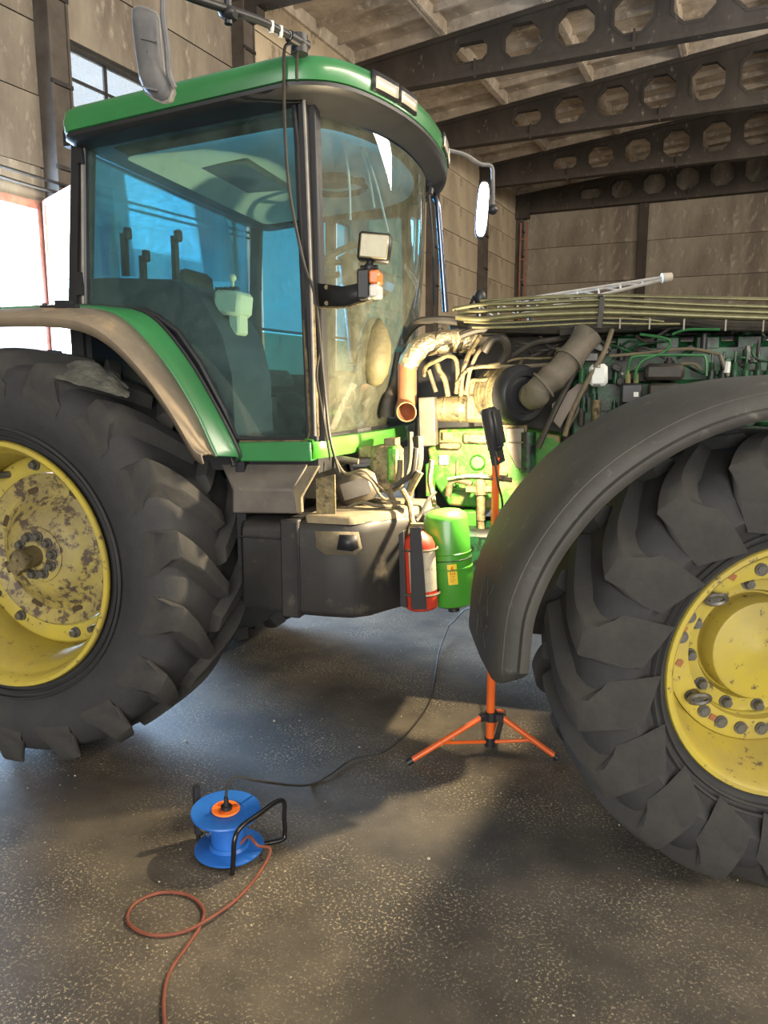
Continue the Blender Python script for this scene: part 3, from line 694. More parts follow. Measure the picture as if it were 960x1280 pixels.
# wheel arch inside the cab
arc_in = P2([(110, 384), (112, 352), (150, 350), (225, 352), (262, 375), (288, 420), (300, 470), (304, 545), (297, 545), (270, 500), (235, 445), (200, 405), (180, 388)], .72)
part(MB().prism(arc_in, -.79, -.42, 'y'), 'inner_wheel_arch', mat('arch_trim', (.012, .016, .03), (.02, .025, .04), 5, .7))
# armrest console with rocker switches
q = Vector(S(292, 383, .62))
con = part(MB().box((q.x, q.y, q.z+.01), (.12, .14, .10), (0, .12, 0), ch=.015).box((q.x+.02, q.y, q.z-.07), (.05, .09, .1), ch=.01), 'armrest_console', M_CREAM)
for i in range(5): MB().box((q.x-.045+.021*i, q.y-.045, q.z+.066), (.015, .03, .012), (0, .12, 0)).build('switch', M_BLACK, con)
MB().cyl((q.x, q.y, q.z+.05), (q.x, q.y, q.z+.1), .006).sphere((q.x, q.y, q.z+.115), .016, 10).build('lever_knob', M_CREAM, con)
for (x, y0, y1, v) in ((155, 345, 292, .5), (178, 355, 320, .5), (218, 350, 295, .45), (130, 345, 285, .45)):
    a = Vector(S(x, y0, v)); c = Vector(S(x+2, y1, v))
    part(MB().box((a+c)/2, (.022, .03, (c-a).length)).box(c+Vector((0.01, 0, .0)), (.03, .035, .05), ch=.006), 'control_lever', M_BLACK)
# steering column, wheel
sc_ = Vector(S(434, 325, -.22))
TW = Matrix.Translation(sc_) @ Euler((0, -.4, 0)).to_matrix().to_4x4()
sw = part(MB().tube([TW @ Vector((.2*cos(a), .2*sin(a), 0)) for a in [2*pi*i/36 for i in range(37)]], .016, 8, smooth=False), 'steering_wheel', M_BLACK)
sp = MB().cyl(TW @ Vector((0, 0, -.03)), TW @ Vector((0, 0, .02)), .05)
for a in (0, 2.1, 4.2): sp.cyl(TW @ Vector((0, 0, -.01)), TW @ Vector((.2*cos(a), .2*sin(a), 0)), .014)
sp.build('wheel_spokes', M_BLACK, sw)
part(MB().cyl(TW @ Vector((0, 0, -.02)), TW @ Vector((-.12, 0, -.5)), .05, .07).box(TW @ Vector((.05, 0, -.16)), (.2, .34, .12), (0, -.45, 0), ch=.03), 'steering_column', M_BLACK)
part(MB().box(T(1.12, .0, 1.5), (.16, .5, .34), ch=.03), 'dash_pedestal', M_SEAT)
# curtains
def curtain(x0, x1, yt, yb, v, wob=6):
    rows = []
    n = 28
    for i in range(n+1):
        t = i/n; px = x0+(x1-x0)*t; off = .014*sin(t*wob*2*pi)
        a = Vector(S(px, yt, v)); c = Vector(S(px+14, yb, v)); rows.append([a+Vector((0, off, 0)), lerp(a, c, .5)+Vector((0, off*1.1, 0)), c+Vector((0, off*1.3, 0))])
    return part(MB().grid(rows), 'curtain', M_CURT, solid=.003, smooth=60)
curtain(243, 282, 256, 352, -.72); curtain(138, 156, 212, 345, -.72, 4)
# yellow plastic bag and foot controls behind the windscreen
part(MB().sphere(Vector(S(468, 440, .35)), .1, 14, (.75, .8, 1.5)), 'hanging_bag', mat('yellow_bag', (.1, .088, .035), (.06, .052, .025), 8, .7, bump=.5, bscale=12))
part(MB().tube([S(425, 470, .3), S(432, 510, .3), S(450, 535, .3)], .03, 8).box(S(440, 540, .3), (.12, .2, .04)), 'foot_pedal', M_SEAT)
# wipers
wp = [Vector(T(1.432, -.35, 2.55)), Vector(T(1.45, -.38, 2.3)), Vector(T(1.445, -.44, 2.02))]
part(MB().tube(wp, .008, 6).tube([wp[0]+Vector((0, .02, .03)), wp[0]], .02, 8), 'wiper', M_BLACK)
# reflection streaks of the windscreen, modelled as white strips
for (a, c, v) in (((428, 165), (438, 275), .3), ((445, 165), (468, 260), .2), ((450, 170), (485, 290), .2)):
    part(MB().tube([S(a[0], a[1], v), S((a[0]+c[0])/2+3, (a[1]+c[1])/2, v), S(c[0], c[1], v)], .006, 6), 'reflection_strip', M_WHITE)

# ---------- lamp and indicator bracket on the right front pillar
q = [Vector(S(398, 354, .87)), Vector(S(430, 358, .93)), Vector(S(458, 352, .97))]
lowq = [Vector(S(400, 383, .87)), Vector(S(430, 383, .93)), Vector(S(462, 374, .97))]
part(MB().grid([q, lowq]), 'lamp_bracket', M_BLACK, solid=.01)
part(MB().tube([p+Vector((0, 0, -.002)) for p in lowq], .005, 6), 'bracket_edge', M_TAN)
for (x, y) in ((408, 359), (408, 379)): part(MB().cyl(S(x, y, .90), S(x, y, .88), .008), 'bolt', M_TAN)
c = Vector(S(465, 356, .99)); ind = part(MB().box(c+Vector((-.025, 0, 0)), (.045, .07, .10), (0, 0, .1), ch=.006), 'indicator_lamp', M_BLACK)
MB().box(c+Vector((.014, -.0, .022)), (.036, .075, .045), (0, 0, .1), ch=.006).build('amber_lens', M_AMBER, ind)
MB().box(c+Vector((.014, -.0, -.024)), (.036, .075, .045), (0, 0, .1), ch=.006).build('clear_lens', M_CLEAR, ind)
c = Vector(S(468, 309, 1.0)); MW = Matrix.Translation(c) @ Euler((0, .1, .22)).to_matrix().to_4x4()
wlp = part(MB().box((0, .02, 0), (.112, .07, .095), M=MW, ch=.008), 'work_lamp', M_BLACK)
MB().box((0, -.018, 0), (.096, .012, .078), M=MW, ch=.004).build('lamp_lens', M_LENS, wlp)
a = Vector(S(463, 325, 1.0)); d = Vector(S(460, 345, .99))
MB().cyl(a, lerp(a, d, .45), .012).sphere(lerp(a, d, .5), .02, 10).cyl(lerp(a, d, .5), d, .014, .02).cyl(lerp(a, d, .5)+Vector((-.03, 0, 0)), lerp(a, d, .5)+Vector((.03, 0, 0)), .01).build('lamp_swivel', M_BLACK, wlp)

# ---------- mirrors and their arms
roofc = Vector(S(374, 52, .95))
arm = [roofc, Vector(S(330, 28, 1.15)), Vector(S(285, 12, 1.35)), Vector(S(240, -3, 1.5)), Vector(S(208, -18, 1.58))]
part(MB().tube(arm, .013, 10, sub=8), 'mirror_arm', M_BLACK, label='black arm reaching out from the roof corner')
part(MB().tube([lerp(arm[0], arm[1], .3), arm[0]+Vector((.02, .02, -.01))], .02, 10), 'arm_sleeve', M_BLACK)
part(MB().box(arm[2]+Vector((0, -.0, -.01)), (.05, .05, .035), (0, .3, 0), ch=.01).cyl(arm[2]+Vector((0, 0, .03)), arm[2]-Vector((0, 0, .04)), .012), 'arm_clamp', M_BLACK)
part(MB().cyl(roofc+Vector((0, 0, -.04)), roofc+Vector((0, 0, .02)), .03), 'arm_socket', M_BLACK)
for t in (.25, .55, .8): 
    p = lerp(arm[0], arm[1], t); part(MB().lathe([(-.006, .017), (.006, .017)], 12, Matrix.Translation(p) @ Euler((0, .3, pi/2+.6)).to_matrix().to_4x4()), 'cable_tie', M_WHITE, solid=.002)
rod = [Vector(S(205, -20, 1.58)), Vector(S(204, 20, 1.58)), Vector(S(209, 60, 1.58)), Vector(S(211, 90, 1.57)), Vector(S(218, 110, 1.56))]
part(MB().tube(rod, .009, 8), 'mirror_rod', M_MIRB)
MO = [(167, 22), (168, 12), (174, 8), (186, 11), (197, 17), (201, 26), (203, 60), (207, 90), (214, 102), (217, 116), (213, 127), (205, 130), (195, 126), (184, 118), (177, 102), (171, 62)]
mp_ = P2(MO, 1.55); cx = sum(p[0] for p in mp_)/len(mp_); cz = sum(p[1] for p in mp_)/len(mp_)
def sc2(k): return [(cx+(p[0]-cx)*k, cz+(p[1]-cz)*k) for p in mp_]
mir = part(MB().grid([[(p[0], -1.55+.02, p[1]) for p in sc2(.95)], [(p[0], -1.55, p[1]) for p in sc2(1)], [(p[0], -1.562, p[1]) for p in sc2(.96)], [(p[0], -1.575, p[1]) for p in sc2(.8)], [(p[0], -1.582, p[1]) for p in sc2(.4)], [(p[0], -1.583, p[1]) for p in sc2(.02)]], None, True), 'mirror', M_MIRB, smooth=60, label='grey ribbed back of the near mirror')
MB().tube([(p[0], -1.556, p[1]) for p in sc2(.985)+sc2(.985)[:1]], .004, 6, smooth=False).build('mirror_rim', M_SEAL, mir)
MB().prism(sc2(.95), -1.535, -1.53, 'y').build('mirror_glass', M_MIRG, mir, smooth=0)
for (x, y) in ((186, 50), (186, 110)): MB().box(S(x, y, 1.585), (.05, .006, .004), (0, .3, 0)).build('mirror_rib', M_MIRB, mir)
# far mirror
fm = [Vector(S(549, 186, -.8)), Vector(S(580, 193, -.95)), Vector(S(600, 205, -1.05)), Vector(S(614, 208, -1.1)), Vector(S(616, 225, -1.1)), Vector(S(616, 262, -1.1))]
part(MB().tube(fm, .012, 8), 'mirror_arm', M_CHROME).data.materials[0] = M_MIRB
q = Vector(S(603, 262, -1.1)); part(MB().sphere(Vector(S(616, 262, -1.1)), .03, 10), 'mirror_joint', M_BLACK)
MM = Matrix.Translation(q) @ Euler((0, .06, .19)).to_matrix().to_4x4()
def ell(a, b_, n=20, e=.6): return [(a*math.copysign(abs(cos(2*pi*i/n))**e, cos(2*pi*i/n)), b_*math.copysign(abs(sin(2*pi*i/n))**e, sin(2*pi*i/n))) for i in range(n)]
m2 = part(MB().prism(ell(.04, .165), 0, .03, 'y', MM), 'mirror', M_BLACK, bevel=.005)
MB().prism(ell(.032, .152), -.006, -.001, 'y', MM).build('mirror_glass', M_MIRG, m2, smooth=0)
# chrome grab rail on the far side of the hood
gr = [Vector(S(527, 247, -.55)), Vector(S(538, 243, -.55)), Vector(S(546, 252, -.55)), Vector(S(549, 280, -.55)), Vector(S(557, 390, -.55))]
part(MB().tube(gr, .016, 10), 'grab_rail', M_CHROME, label='dark chrome grab rail beside the windscreen')
part(MB().box(gr[0], (.04, .05, .05), ch=.01), 'rail_bracket', M_BLACK)
part(MB().tube([S(532, 219, -.55), S(526, 230, -.55), S(528, 244, -.55)], .006, 6), 'lamp_wire', M_HOSE)
# round mirror on the hood
q = Vector(S(600, 372, -.5)); part(MB().sphere(q, .04, 12, (.8, .6, 1.1)).tube([q+Vector((-.03, 0, .01)), q+Vector((-.05, 0, -.05)), q+Vector((0, 0, -.07))], .009, 6), 'hood_mirror', M_BLACK)

# ---------- cable hanging down the cab
o = part(MB().tube([S(368, 52, .98), S(356, 60, .98), S(355, 95, .96), S(356, 160, .9), S(362, 240, .88), S(380, 330, .88), S(394, 372, .88), S(404, 470, .87), S(412, 545, .87), S(424, 590, .8)], .006, 6), 'antenna_cable', M_HOSE)
part(MB().tube([S(380, 52, .97), S(373, 62, .97), S(371, 80, .95), S(371, 100, .93)], .005, 6), 'antenna_cable', M_HOSE)
part(MB().tube([S(394, 375, .87), S(400, 430, .86), S(396, 470, .86), S(404, 520, .86), S(413, 575, .82)], .005, 6), 'antenna_cable', M_HOSE)

# ---------- step box under the door, battery/tool tank
sx = SS([(276, 580), (380, 580), (362, 641), (291, 640)], .86)
top = [S(276, 580, .84), S(384, 580, .84), S(386, 580, .5), S(280, 580, .5)]
face = [S(276, 581, .80), S(383, 581, .80), S(364, 613, .88), S(291, 613, .88)]
face2 = [S(292, 613, .88), S(364, 613, .88), S(374, 641, .87), S(291, 640, .87)]
b = MB(); rr2 = []
secs = [((276, 580, .79), (385, 580, .79)), ((292, 612, .88), (366, 612, .88)), ((291, 641, .87), (374, 642, .87)), ((296, 642, .5), (378, 642, .5)), ((285, 580, .5), (390, 580, .5))]
rr2 = [[S(*a) for a, _ in secs], [S(*c) for _, c in secs]]
b.grid(rr2, None, True).add(rr2[0], [(0, 1, 2, 3, 4)]).add(rr2[1], [(4, 3, 2, 1, 0)])
st = part(b, 'step_box', M_STEP, bevel=.006, label='scuffed grey step box below the door')
MB().prism(P2([(366, 612), (384, 583), (398, 583), (376, 622), (377, 641), (370, 641)], .885), -.885, -.86, 'y').build('end_plate', M_TANLIT, st, bevel=.003)
# tank: one rounded body with a recessed handhold, strap groove
def tank_ring(z, off):
    pts = []
    u0, u1 = .925+off, 1.64-off; v1 = .86-off; v0 = .25
    # side face, rounding to the front-right corner
    pts += [(u0, v0), (u0, v1-.04), (u0+.03, v1)]
    pts += [(1.14, v1)]
    pts += [(1.30, v1), (1.40, v1-.01), (1.46, v1-.06), (1.50, v1-.14), (1.56, v1-.24), (u1, v1-.36), (u1, v0)]
    return [T(u, v, z) for u, v in pts]
rw = [tank_ring(.69, .03), tank_ring(.70, .008), tank_ring(.72, 0), tank_ring(1.03, -.0), tank_ring(1.06, .006), tank_ring(1.075, .03)]
b = MB().grid(rw, None, True); b.add(rw[0], [list(range(11))]); b.add(rw[-1], [list(range(11))[::-1]])
tk = part(b, 'side_tank', M_TANK, smooth=50, label='black plastic side tank, lamplight painted tan on its top')
MB().prism([T(u, v, 0)[:2] for u, v in [(1.12, .3), (1.12, .872), (1.20, .874), (1.20, .3)]], .685, 1.085, 'z').build('tank_strap', M_TANK, tk, bevel=.008)
MB().box(T(1.19, .87, .88), (.012, .02, .38)).build('strap_groove', M_BLACK, tk)
MB().tube([T(.93, .866, 1.005), T(1.12, .868, 1.005)], .004, 5, smooth=False).build('tank_seam', M_BLACK, tk)
# flat handhold: the pocket's shade and the rim's lamplight are in the colours
hd = P2([(436, 668), (446, 653), (458, 651), (459, 676), (446, 679)], .8)
rec = [T(1.27, .872, 1.045), T(1.44, .85, 1.045), T(1.45, .84, .98), T(1.43, .858, .955), T(1.31, .874, .955), T(1.275, .874, .98)]
MB().add(rec, [(0, 1, 2, 3, 4, 5)]).build('handhold', M_TANLIT, tk, solid=.008)
MB().add([T(1.37, .872, 1.035), T(1.435, .86, 1.035), T(1.442, .856, .985), T(1.42, .868, .972), T(1.36, .876, .978)], [(0, 1, 2, 3, 4)]).build('handhold_pocket', M_BLACK, tk, solid=.01)
# tan lid, lamplight on the tank top put into its colour
b = MB(); lid = [T(1.22, .30, 1.07), T(1.22, .845, 1.07), T(1.41, .84, 1.07), T(1.5, .71, 1.07), T(1.61, .5, 1.07), T(1.63, .28, 1.07)]
lid2 = [(p[0]-.01, p[1]+.012, p[2]+.03) for p in lid]
b.grid([lid, lid2], None, True).add(lid2, [list(range(6))])
MB_l = b.build('tank_lid', M_TANLIT, tk, bevel=.01)
# perforated bracket plate
bp = P2([(395, 598), (419, 593), (420, 644), (396, 652)], .78)
br = part(MB().prism(bp, -.785, -.775, 'y'), 'bracket_plate', M_TAN, bevel=.002)
for (x, y) in ((400, 607), (410, 605), (405, 632)): MB().cyl(S(x, y, .79), S(x, y, .78), .006).build('bolt_hole', M_INK, br)
# dusty parts between tank and cab
part(MB().box(S(448, 607, .5), (.18, .2, .13), (0, -.3, .2), ch=.03), 'valve_cover', M_SIL)
part(MB().box(S(484, 585, .45), (.12, .14, .2), ch=.02).box(S(474, 565, .45), (.16, .1, .05), ch=.008).box(S(490, 562, .43), (.04, .12, .1)), 'cab_mount', M_TAN)
part(MB().box(S(492, 580, .52), (.05, .04, .15), ch=.01), 'mount_rib', M_GREEN2)
part(MB().cyl(S(425, 574, .6), S(448, 577, .6), .016, .012), 'linkage_rod', M_SIL)
for pts, r, m in (([(420, 575, .7), (432, 592, .7), (455, 588, .7), (470, 605, .6), (490, 622, .6)], .006, M_DHOSE), ([(440, 590, .7), (462, 600, .68), (478, 622, .65), (500, 628, .6)], .006, M_DHOSE),
                  ([(425, 640, .6), (450, 628, .6), (470, 632, .6), (500, 634, .55)], .008, M_DHOSE), ([(500, 575, .6), (498, 600, .6), (488, 615, .6), (495, 632, .6)], .012, M_DHOSE),
                  ([(520, 560, .6), (516, 590, .6), (505, 600, .6), (490, 610, .62)], .012, M_HOSE), ([(513, 540, .5), (513, 575, .52), (508, 598, .55)], .012, M_HOSE),
                  ([(524, 545, .5), (524, 580, .5), (515, 605, .52), (510, 630, .6)], .016, M_HOSE), ([(540, 575, .5), (537, 600, .5), (540, 615, .5), (543, 632, .55)], .011, M_TAN),
                  ([(503, 612, .62), (512, 630, .64), (515, 650, .7), (520, 660, .74)], .012, M_TAN), ([(525, 590, .6), (515, 608, .6), (508, 622, .6)], .016, M_TAN),
                  ([(545, 615, .55), (535, 625, .58), (525, 645, .62), (520, 652, .66)], .007, M_HOSE), ([(560, 600, .55), (590, 596, .55), (640, 600, .55)], .01, M_TAN)):
    part(MB().tube([S(*p) for p in pts], r, 8), 'hose', m)

# ---------- air cylinder (green, warning sticker)
cb = Vector(S(567, 757, .59)); ct = Vector(S(556, 636, .59)); ax = (ct-cb); hgt = ax.length
q4 = ax.to_track_quat('Y', 'Z').to_matrix().to_4x4(); CM = Matrix.Translation(cb) @ q4
cr = .0905
cyl = part(MB().lathe([(0, 0), (0, .03), (.004, .065), (.014, .084), (.03, cr), (hgt*.40, cr), (hgt*.405, cr+.003), (hgt*.42, cr+.003), (hgt*.425, cr), (hgt*.56, cr), (hgt*.565, cr+.0025), (hgt*.57, cr), (hgt-.04, cr), (hgt-.02, .082), (hgt-.006, .06), (hgt, .03), (hgt, 0)], 40, CM), 'air_cylinder', M_CYL, label='bright green pressure cylinder with a yellow sticker')
MB().lathe([(hgt*.50, cr+.001), (hgt*.508, cr+.001)], 40, CM).build('cylinder_band', M_BLACK, cyl, solid=.006)
MB().cyl(cb+ax*-.055, cb+ax*.02, .024, .024, 16).build('drain_cap', M_BLACK, cyl)
# sticker wrapped on the cylinder
def on_cyl(ang, h, dr=.0015): return CM @ Vector(((cr+dr)*cos(ang), h, (cr+dr)*sin(ang)))
# find angle facing the camera
tdir = Vector(S(567, 711, .9)) - Vector(S(562, 711, .59)); loc_ = q4.inverted() @ tdir; A0 = math.atan2(loc_.z, loc_.x)
def sgn_(): 
    a = on_cyl(A0+.2, hgt*.4); return 1 if a.x > on_cyl(A0, hgt*.4).x else -1
SG = sgn_()
hs0, hs1 = hgt*.27, hgt*.475; w0 = .21
MB().grid([[on_cyl(A0+SG*(.03+w0*(-1+2*i/6)), h) for i in range(7)] for h in (hs0, hs1)]).build('warning_sticker', M_STICK, cyl, smooth=0)
tri = [(0, .9), (-.62, .52), (.62, .52)]; pk = MB()
def sp_(x, y): return on_cyl(A0+SG*(.03+w0*x*.85), hs0+(hs1-hs0)*y, .003)
for i in range(3):
    a, c = tri[i], tri[(i+1) % 3]; pk.tube([sp_(*a), sp_((a[0]+c[0])/2, (a[1]+c[1])/2), sp_(*c)], .0012, 5, smooth=False)
pk.tube([sp_(0, .78), sp_(0, .64)], .0015, 5, smooth=False).tube([sp_(0, .59), sp_(0, .57)], .0018, 5, smooth=False)
for r_, (x0, x1) in enumerate(((-.7, .6), (-.7, .4), (-.7, .65), (-.7, .2))):
    y = .42-.09*r_; pk.tube([sp_(x0, y), sp_((x0+x1)/2, y), sp_(x1, y)], .0009, 4, smooth=False)
pk.build('sticker_print', mat('red_print', (.4, .07, .01), None, rough=.6), cyl, smooth=0)
# extinguisher bracket belongs to the tractor
eb = Vector(S(527, 757, .73)); et = Vector(S(522, 668, .73)); ea = et-eb
def ep(t, x=0, y=0): return eb+ea*t+Vector((x, y, 0))
br = part(MB().prism(P2([(512, 660), (526, 659), (533, 762), (514, 762)], .83), -.83, -.822, 'y').prism(P2([(498, 668), (504, 664), (509, 760), (500, 758)], .79), -.79, -.71, 'y'), 'extinguisher_bracket', M_BLACK, bevel=.002)
for t in (.2, .82):
    c = ep(t); MB().tube([(c.x+.075*cos(a), c.y+.075*sin(a), c.z) for a in [2*pi*i/28 for i in range(29)]], .005, 6, smooth=False).build('clamp_ring', M_SIL, br)

DV = .40                                     # depth of the engine bay behind the tank face
def SE(x, y, v): return S(x, y, v-DV)
def TE(u, v, w): return T(u, v-DV, w)
def PE(pts, v): return P2(pts, v-DV)
# ---------- engine bay
# green gearbox casting
gb = part(MB().prism(PE([(534, 560), (548, 556), (548, 537), (640, 535), (700, 545), (700, 610), (640, 640), (560, 632), (540, 600)], .42), -0.020, 0.700, 'y'), 'gearbox_casing', M_GREEN2, bevel=.012, label='bright green casting lit by the work lamp')
MB().cyl(SE(597, 578, .43), SE(597, 578, .415), .028, None, 24).lathe([(0, .03), (-.01, .034), (0, .038)], 24, Matrix.Translation(Vector(SE(597, 578, .428)))).build('cover_plug', M_GREEN2, gb)
MB().box(SE(572, 592, .43), (.012, .02, .14)).box(SE(612, 592, .43), (.17, .02, .012)).box(SE(590, 612, .43), (.2, .02, .012)).build('casting_ribs', M_GREEN2, gb, bevel=.003)
MB().box(SE(555, 575, .432), (.045, .006, .045)).build('type_plate', M_LABEL, gb)
MB().box(SE(563, 557, .45), (.1, .05, .03), ch=.006).box(SE(595, 548, .44), (.12, .04, .05), ch=.01).build('cover_flange', M_TAN, gb)
MB().box(SE(561, 545, .44), (.05, .03, .035)).build('green_block', M_GREEN2, gb)
part(MB().box(SE(538, 600, .46), (.04, .05, .16), ch=.006), 'casing_flange', M_GREEN2)
# valve with T handle under the lamp
part(MB().cyl(SE(601, 590, .55), SE(601, 604, .55), .012, .022).cyl(SE(601, 604, .55), SE(601, 618, .55), .03, .028, 12).box(SE(590, 611, .55), (.05, .04, .025)).box(SE(612, 611, .55), (.05, .04, .025)).cyl(SE(601, 618, .55), SE(601, 650, .55), .02, .02, 12).cyl(SE(601, 650, .55), SE(603, 700, .55), .016, .018, 12), 'valve_block', M_TAN)
part(MB().cyl(SE(560, 620, .52), SE(562, 606, .52), .016).tube([SE(562, 606, .52), SE(570, 600, .52), SE(590, 605, .53)], .014, 8), 'pipe_elbow', M_TAN)
part(MB().prism(PE([(575, 640), (595, 640), (600, 740), (580, 730)], .5), -0.100, 0.050, 'y'), 'side_plate', M_GREEN2, bevel=.004)
# filter drums
fd = Matrix.Translation(Vector(SE(566, 511, .5)))
part(MB().cyl(SE(546, 512, .46), SE(557, 511, .46), .055, .062, 24).cyl(SE(557, 511, .46), SE(560, 511, .46), .062, .058, 24).cyl(SE(560, 511, .46), SE(576, 511, .46), .06, .06, 24).cyl(SE(576, 511, .46), SE(584, 511, .46), .064, .058, 24), 'filter_drum', M_TAN)
# heat shield plate
part(MB().prism(PE([(523, 497), (543, 496), (545, 557), (525, 558)], .56), -0.165, -0.100, 'y'), 'heat_shield', M_SIL, bevel=.004)
# exhaust
foil = part(MB().tube([SE(592, 428, .3), SE(572, 426, .34), SE(548, 428, .42), SE(527, 434, .47), SE(513, 450, .5), SE(509.5, 458, .5)], lambda t: .058+.006*sin(t*40)*.3-.012*t, 20, sub=8), 'exhaust_elbow', M_FOIL, label='foil wrapped exhaust elbow')
for p in ((551, .42), (576, .33)): 
    q = Vector(SE(p[0], 427, p[1])); part(MB().lathe([(-.003, .062), (.003, .062)], 24, Matrix.Translation(q) @ Euler((0, .05, pi/2-.2)).to_matrix().to_4x4()), 'foil_tie', M_DARKSTEEL, solid=.003)
a = Vector(SE(509, 456, .5)); c = Vector(SE(509, 505, .52)); e_ = Vector(SE(508, 515, .62))
def openpipe(pts, r, n=28, th=.004):
    b = MB().tube(pts, r, n, cap=False, sub=6); b2 = MB().tube(pts, r-th, n, cap=False, sub=6)
    b.add(b2.v, b2.f); L1 = len(b2.v); m = L1-n
    b.add([b.v[m+i] for i in range(n)]+[b2.v[m+i] for i in range(n)], [(i, (i+1) % n, n+(i+1) % n, n+i) for i in range(n)])
    return b
part(openpipe([a, lerp(a, c, .6), c+Vector((0, 0, .01)), c+Vector((0, -.03, -.02)), e_], .0445), 'exhaust_pipe', M_RUST, label='rusty open ended exhaust pipe')
part(MB().lathe([(-.003, .0455), (.003, .0455)], 28, Matrix.Translation(e_) @ Euler((.25, 0, 0)).to_matrix().to_4x4()), 'pipe_rim', M_TAN, solid=.004)
part(MB().tube([SE(497, 440, .45), SE(493, 480, .45), SE(486, 500, .5), SE(484, 520, .5)], lambda t: .02+.018*t, 10), 'hanging_hose', M_HOSE)
part(MB().tube([SE(500, 430, .35), SE(520, 405, .4), SE(550, 400, .4), SE(585, 404, .35)], .02, 8), 'seal_rim', M_HOSE)
# silver compressor body behind air filter
part(MB().box(SE(600, 505, .38), (.19, .14, .17), ch=.02).box(SE(598, 484, .44), (.09, .05, .08), ch=.01).box(SE(640, 535, .43), (.14, .06, .03)), 'compressor_body', M_TAN)
# air filter drum facing the camera-right
dc = Vector(SE(655, 494, .55)); DM = Matrix.Translation(dc) @ Euler((0, 0, .75)).to_matrix().to_4x4()
af = part(MB().lathe([(.0, .03), (-.005, .055), (.0, .08), (-.012, .085), (-.012, .11), (.0, .125), (.03, .135), (.06, .13), (.06, .125), (.2, .125), (.22, .11), (.22, 0)], 48, DM), 'air_filter', M_BLACK, smooth=35)
MB().lathe([(.065, .127), (.21, .127)], 48, DM).lathe([(.1, .13), (.11, .133), (.12, .13)], 48, DM).lathe([(.16, .13), (.17, .133), (.18, .13)], 48, DM).build('filter_housing', M_TAN, af)
pts = [dc+Vector((.03, -.02, .0)), dc+Vector((.06, -.07, .0)), Vector(SE(675, 485, .62)), Vector(SE(695, 468, .6)), Vector(SE(715, 445, .55)), Vector(SE(735, 418, .5))]
P_ = smooth_pts(pts, 8); 
dk = MB().tube(P_, lambda t: .056+.006*abs(sin(t*pi*4.5))**8+(.004 if t > .9 else 0), 24, smooth=False)
part(dk, 'intake_duct', M_DUCT, smooth=50, label='ribbed grey rubber intake duct')
for t in (18, 30): 
    p = P_[t]; dd = (P_[t+1]-P_[t-1]).normalized(); part(MB().lathe([(-.005, .064), (.005, .064)], 28, Matrix.Translation(p) @ dd.to_track_quat('Y', 'Z').to_matrix().to_4x4()), 'duct_clamp', M_DUCT, solid=.006)
# brackets below the drum
part(MB().prism(PE([(633, 535), (655, 535), (655, 588), (645, 585), (633, 560)], .5), -0.100, -0.080, 'y').box(SE(648, 553, .505), (.1, .01, .008)), 'filter_bracket', M_SIL, bevel=.003)
part(MB().cyl(SE(660, 540, .48), SE(660, 590, .48), .035, .035, 20), 'oil_filter', M_ENG)
part(MB().prism(PE([(690, 505), (712, 488), (735, 470), (735, 485), (715, 508), (700, 535), (690, 525)], .35), 0.050, 0.060, 'y'), 'light_panel', mat('pale_panel', (.35, .29, .25), (.28, .23, .2), 6, .8))
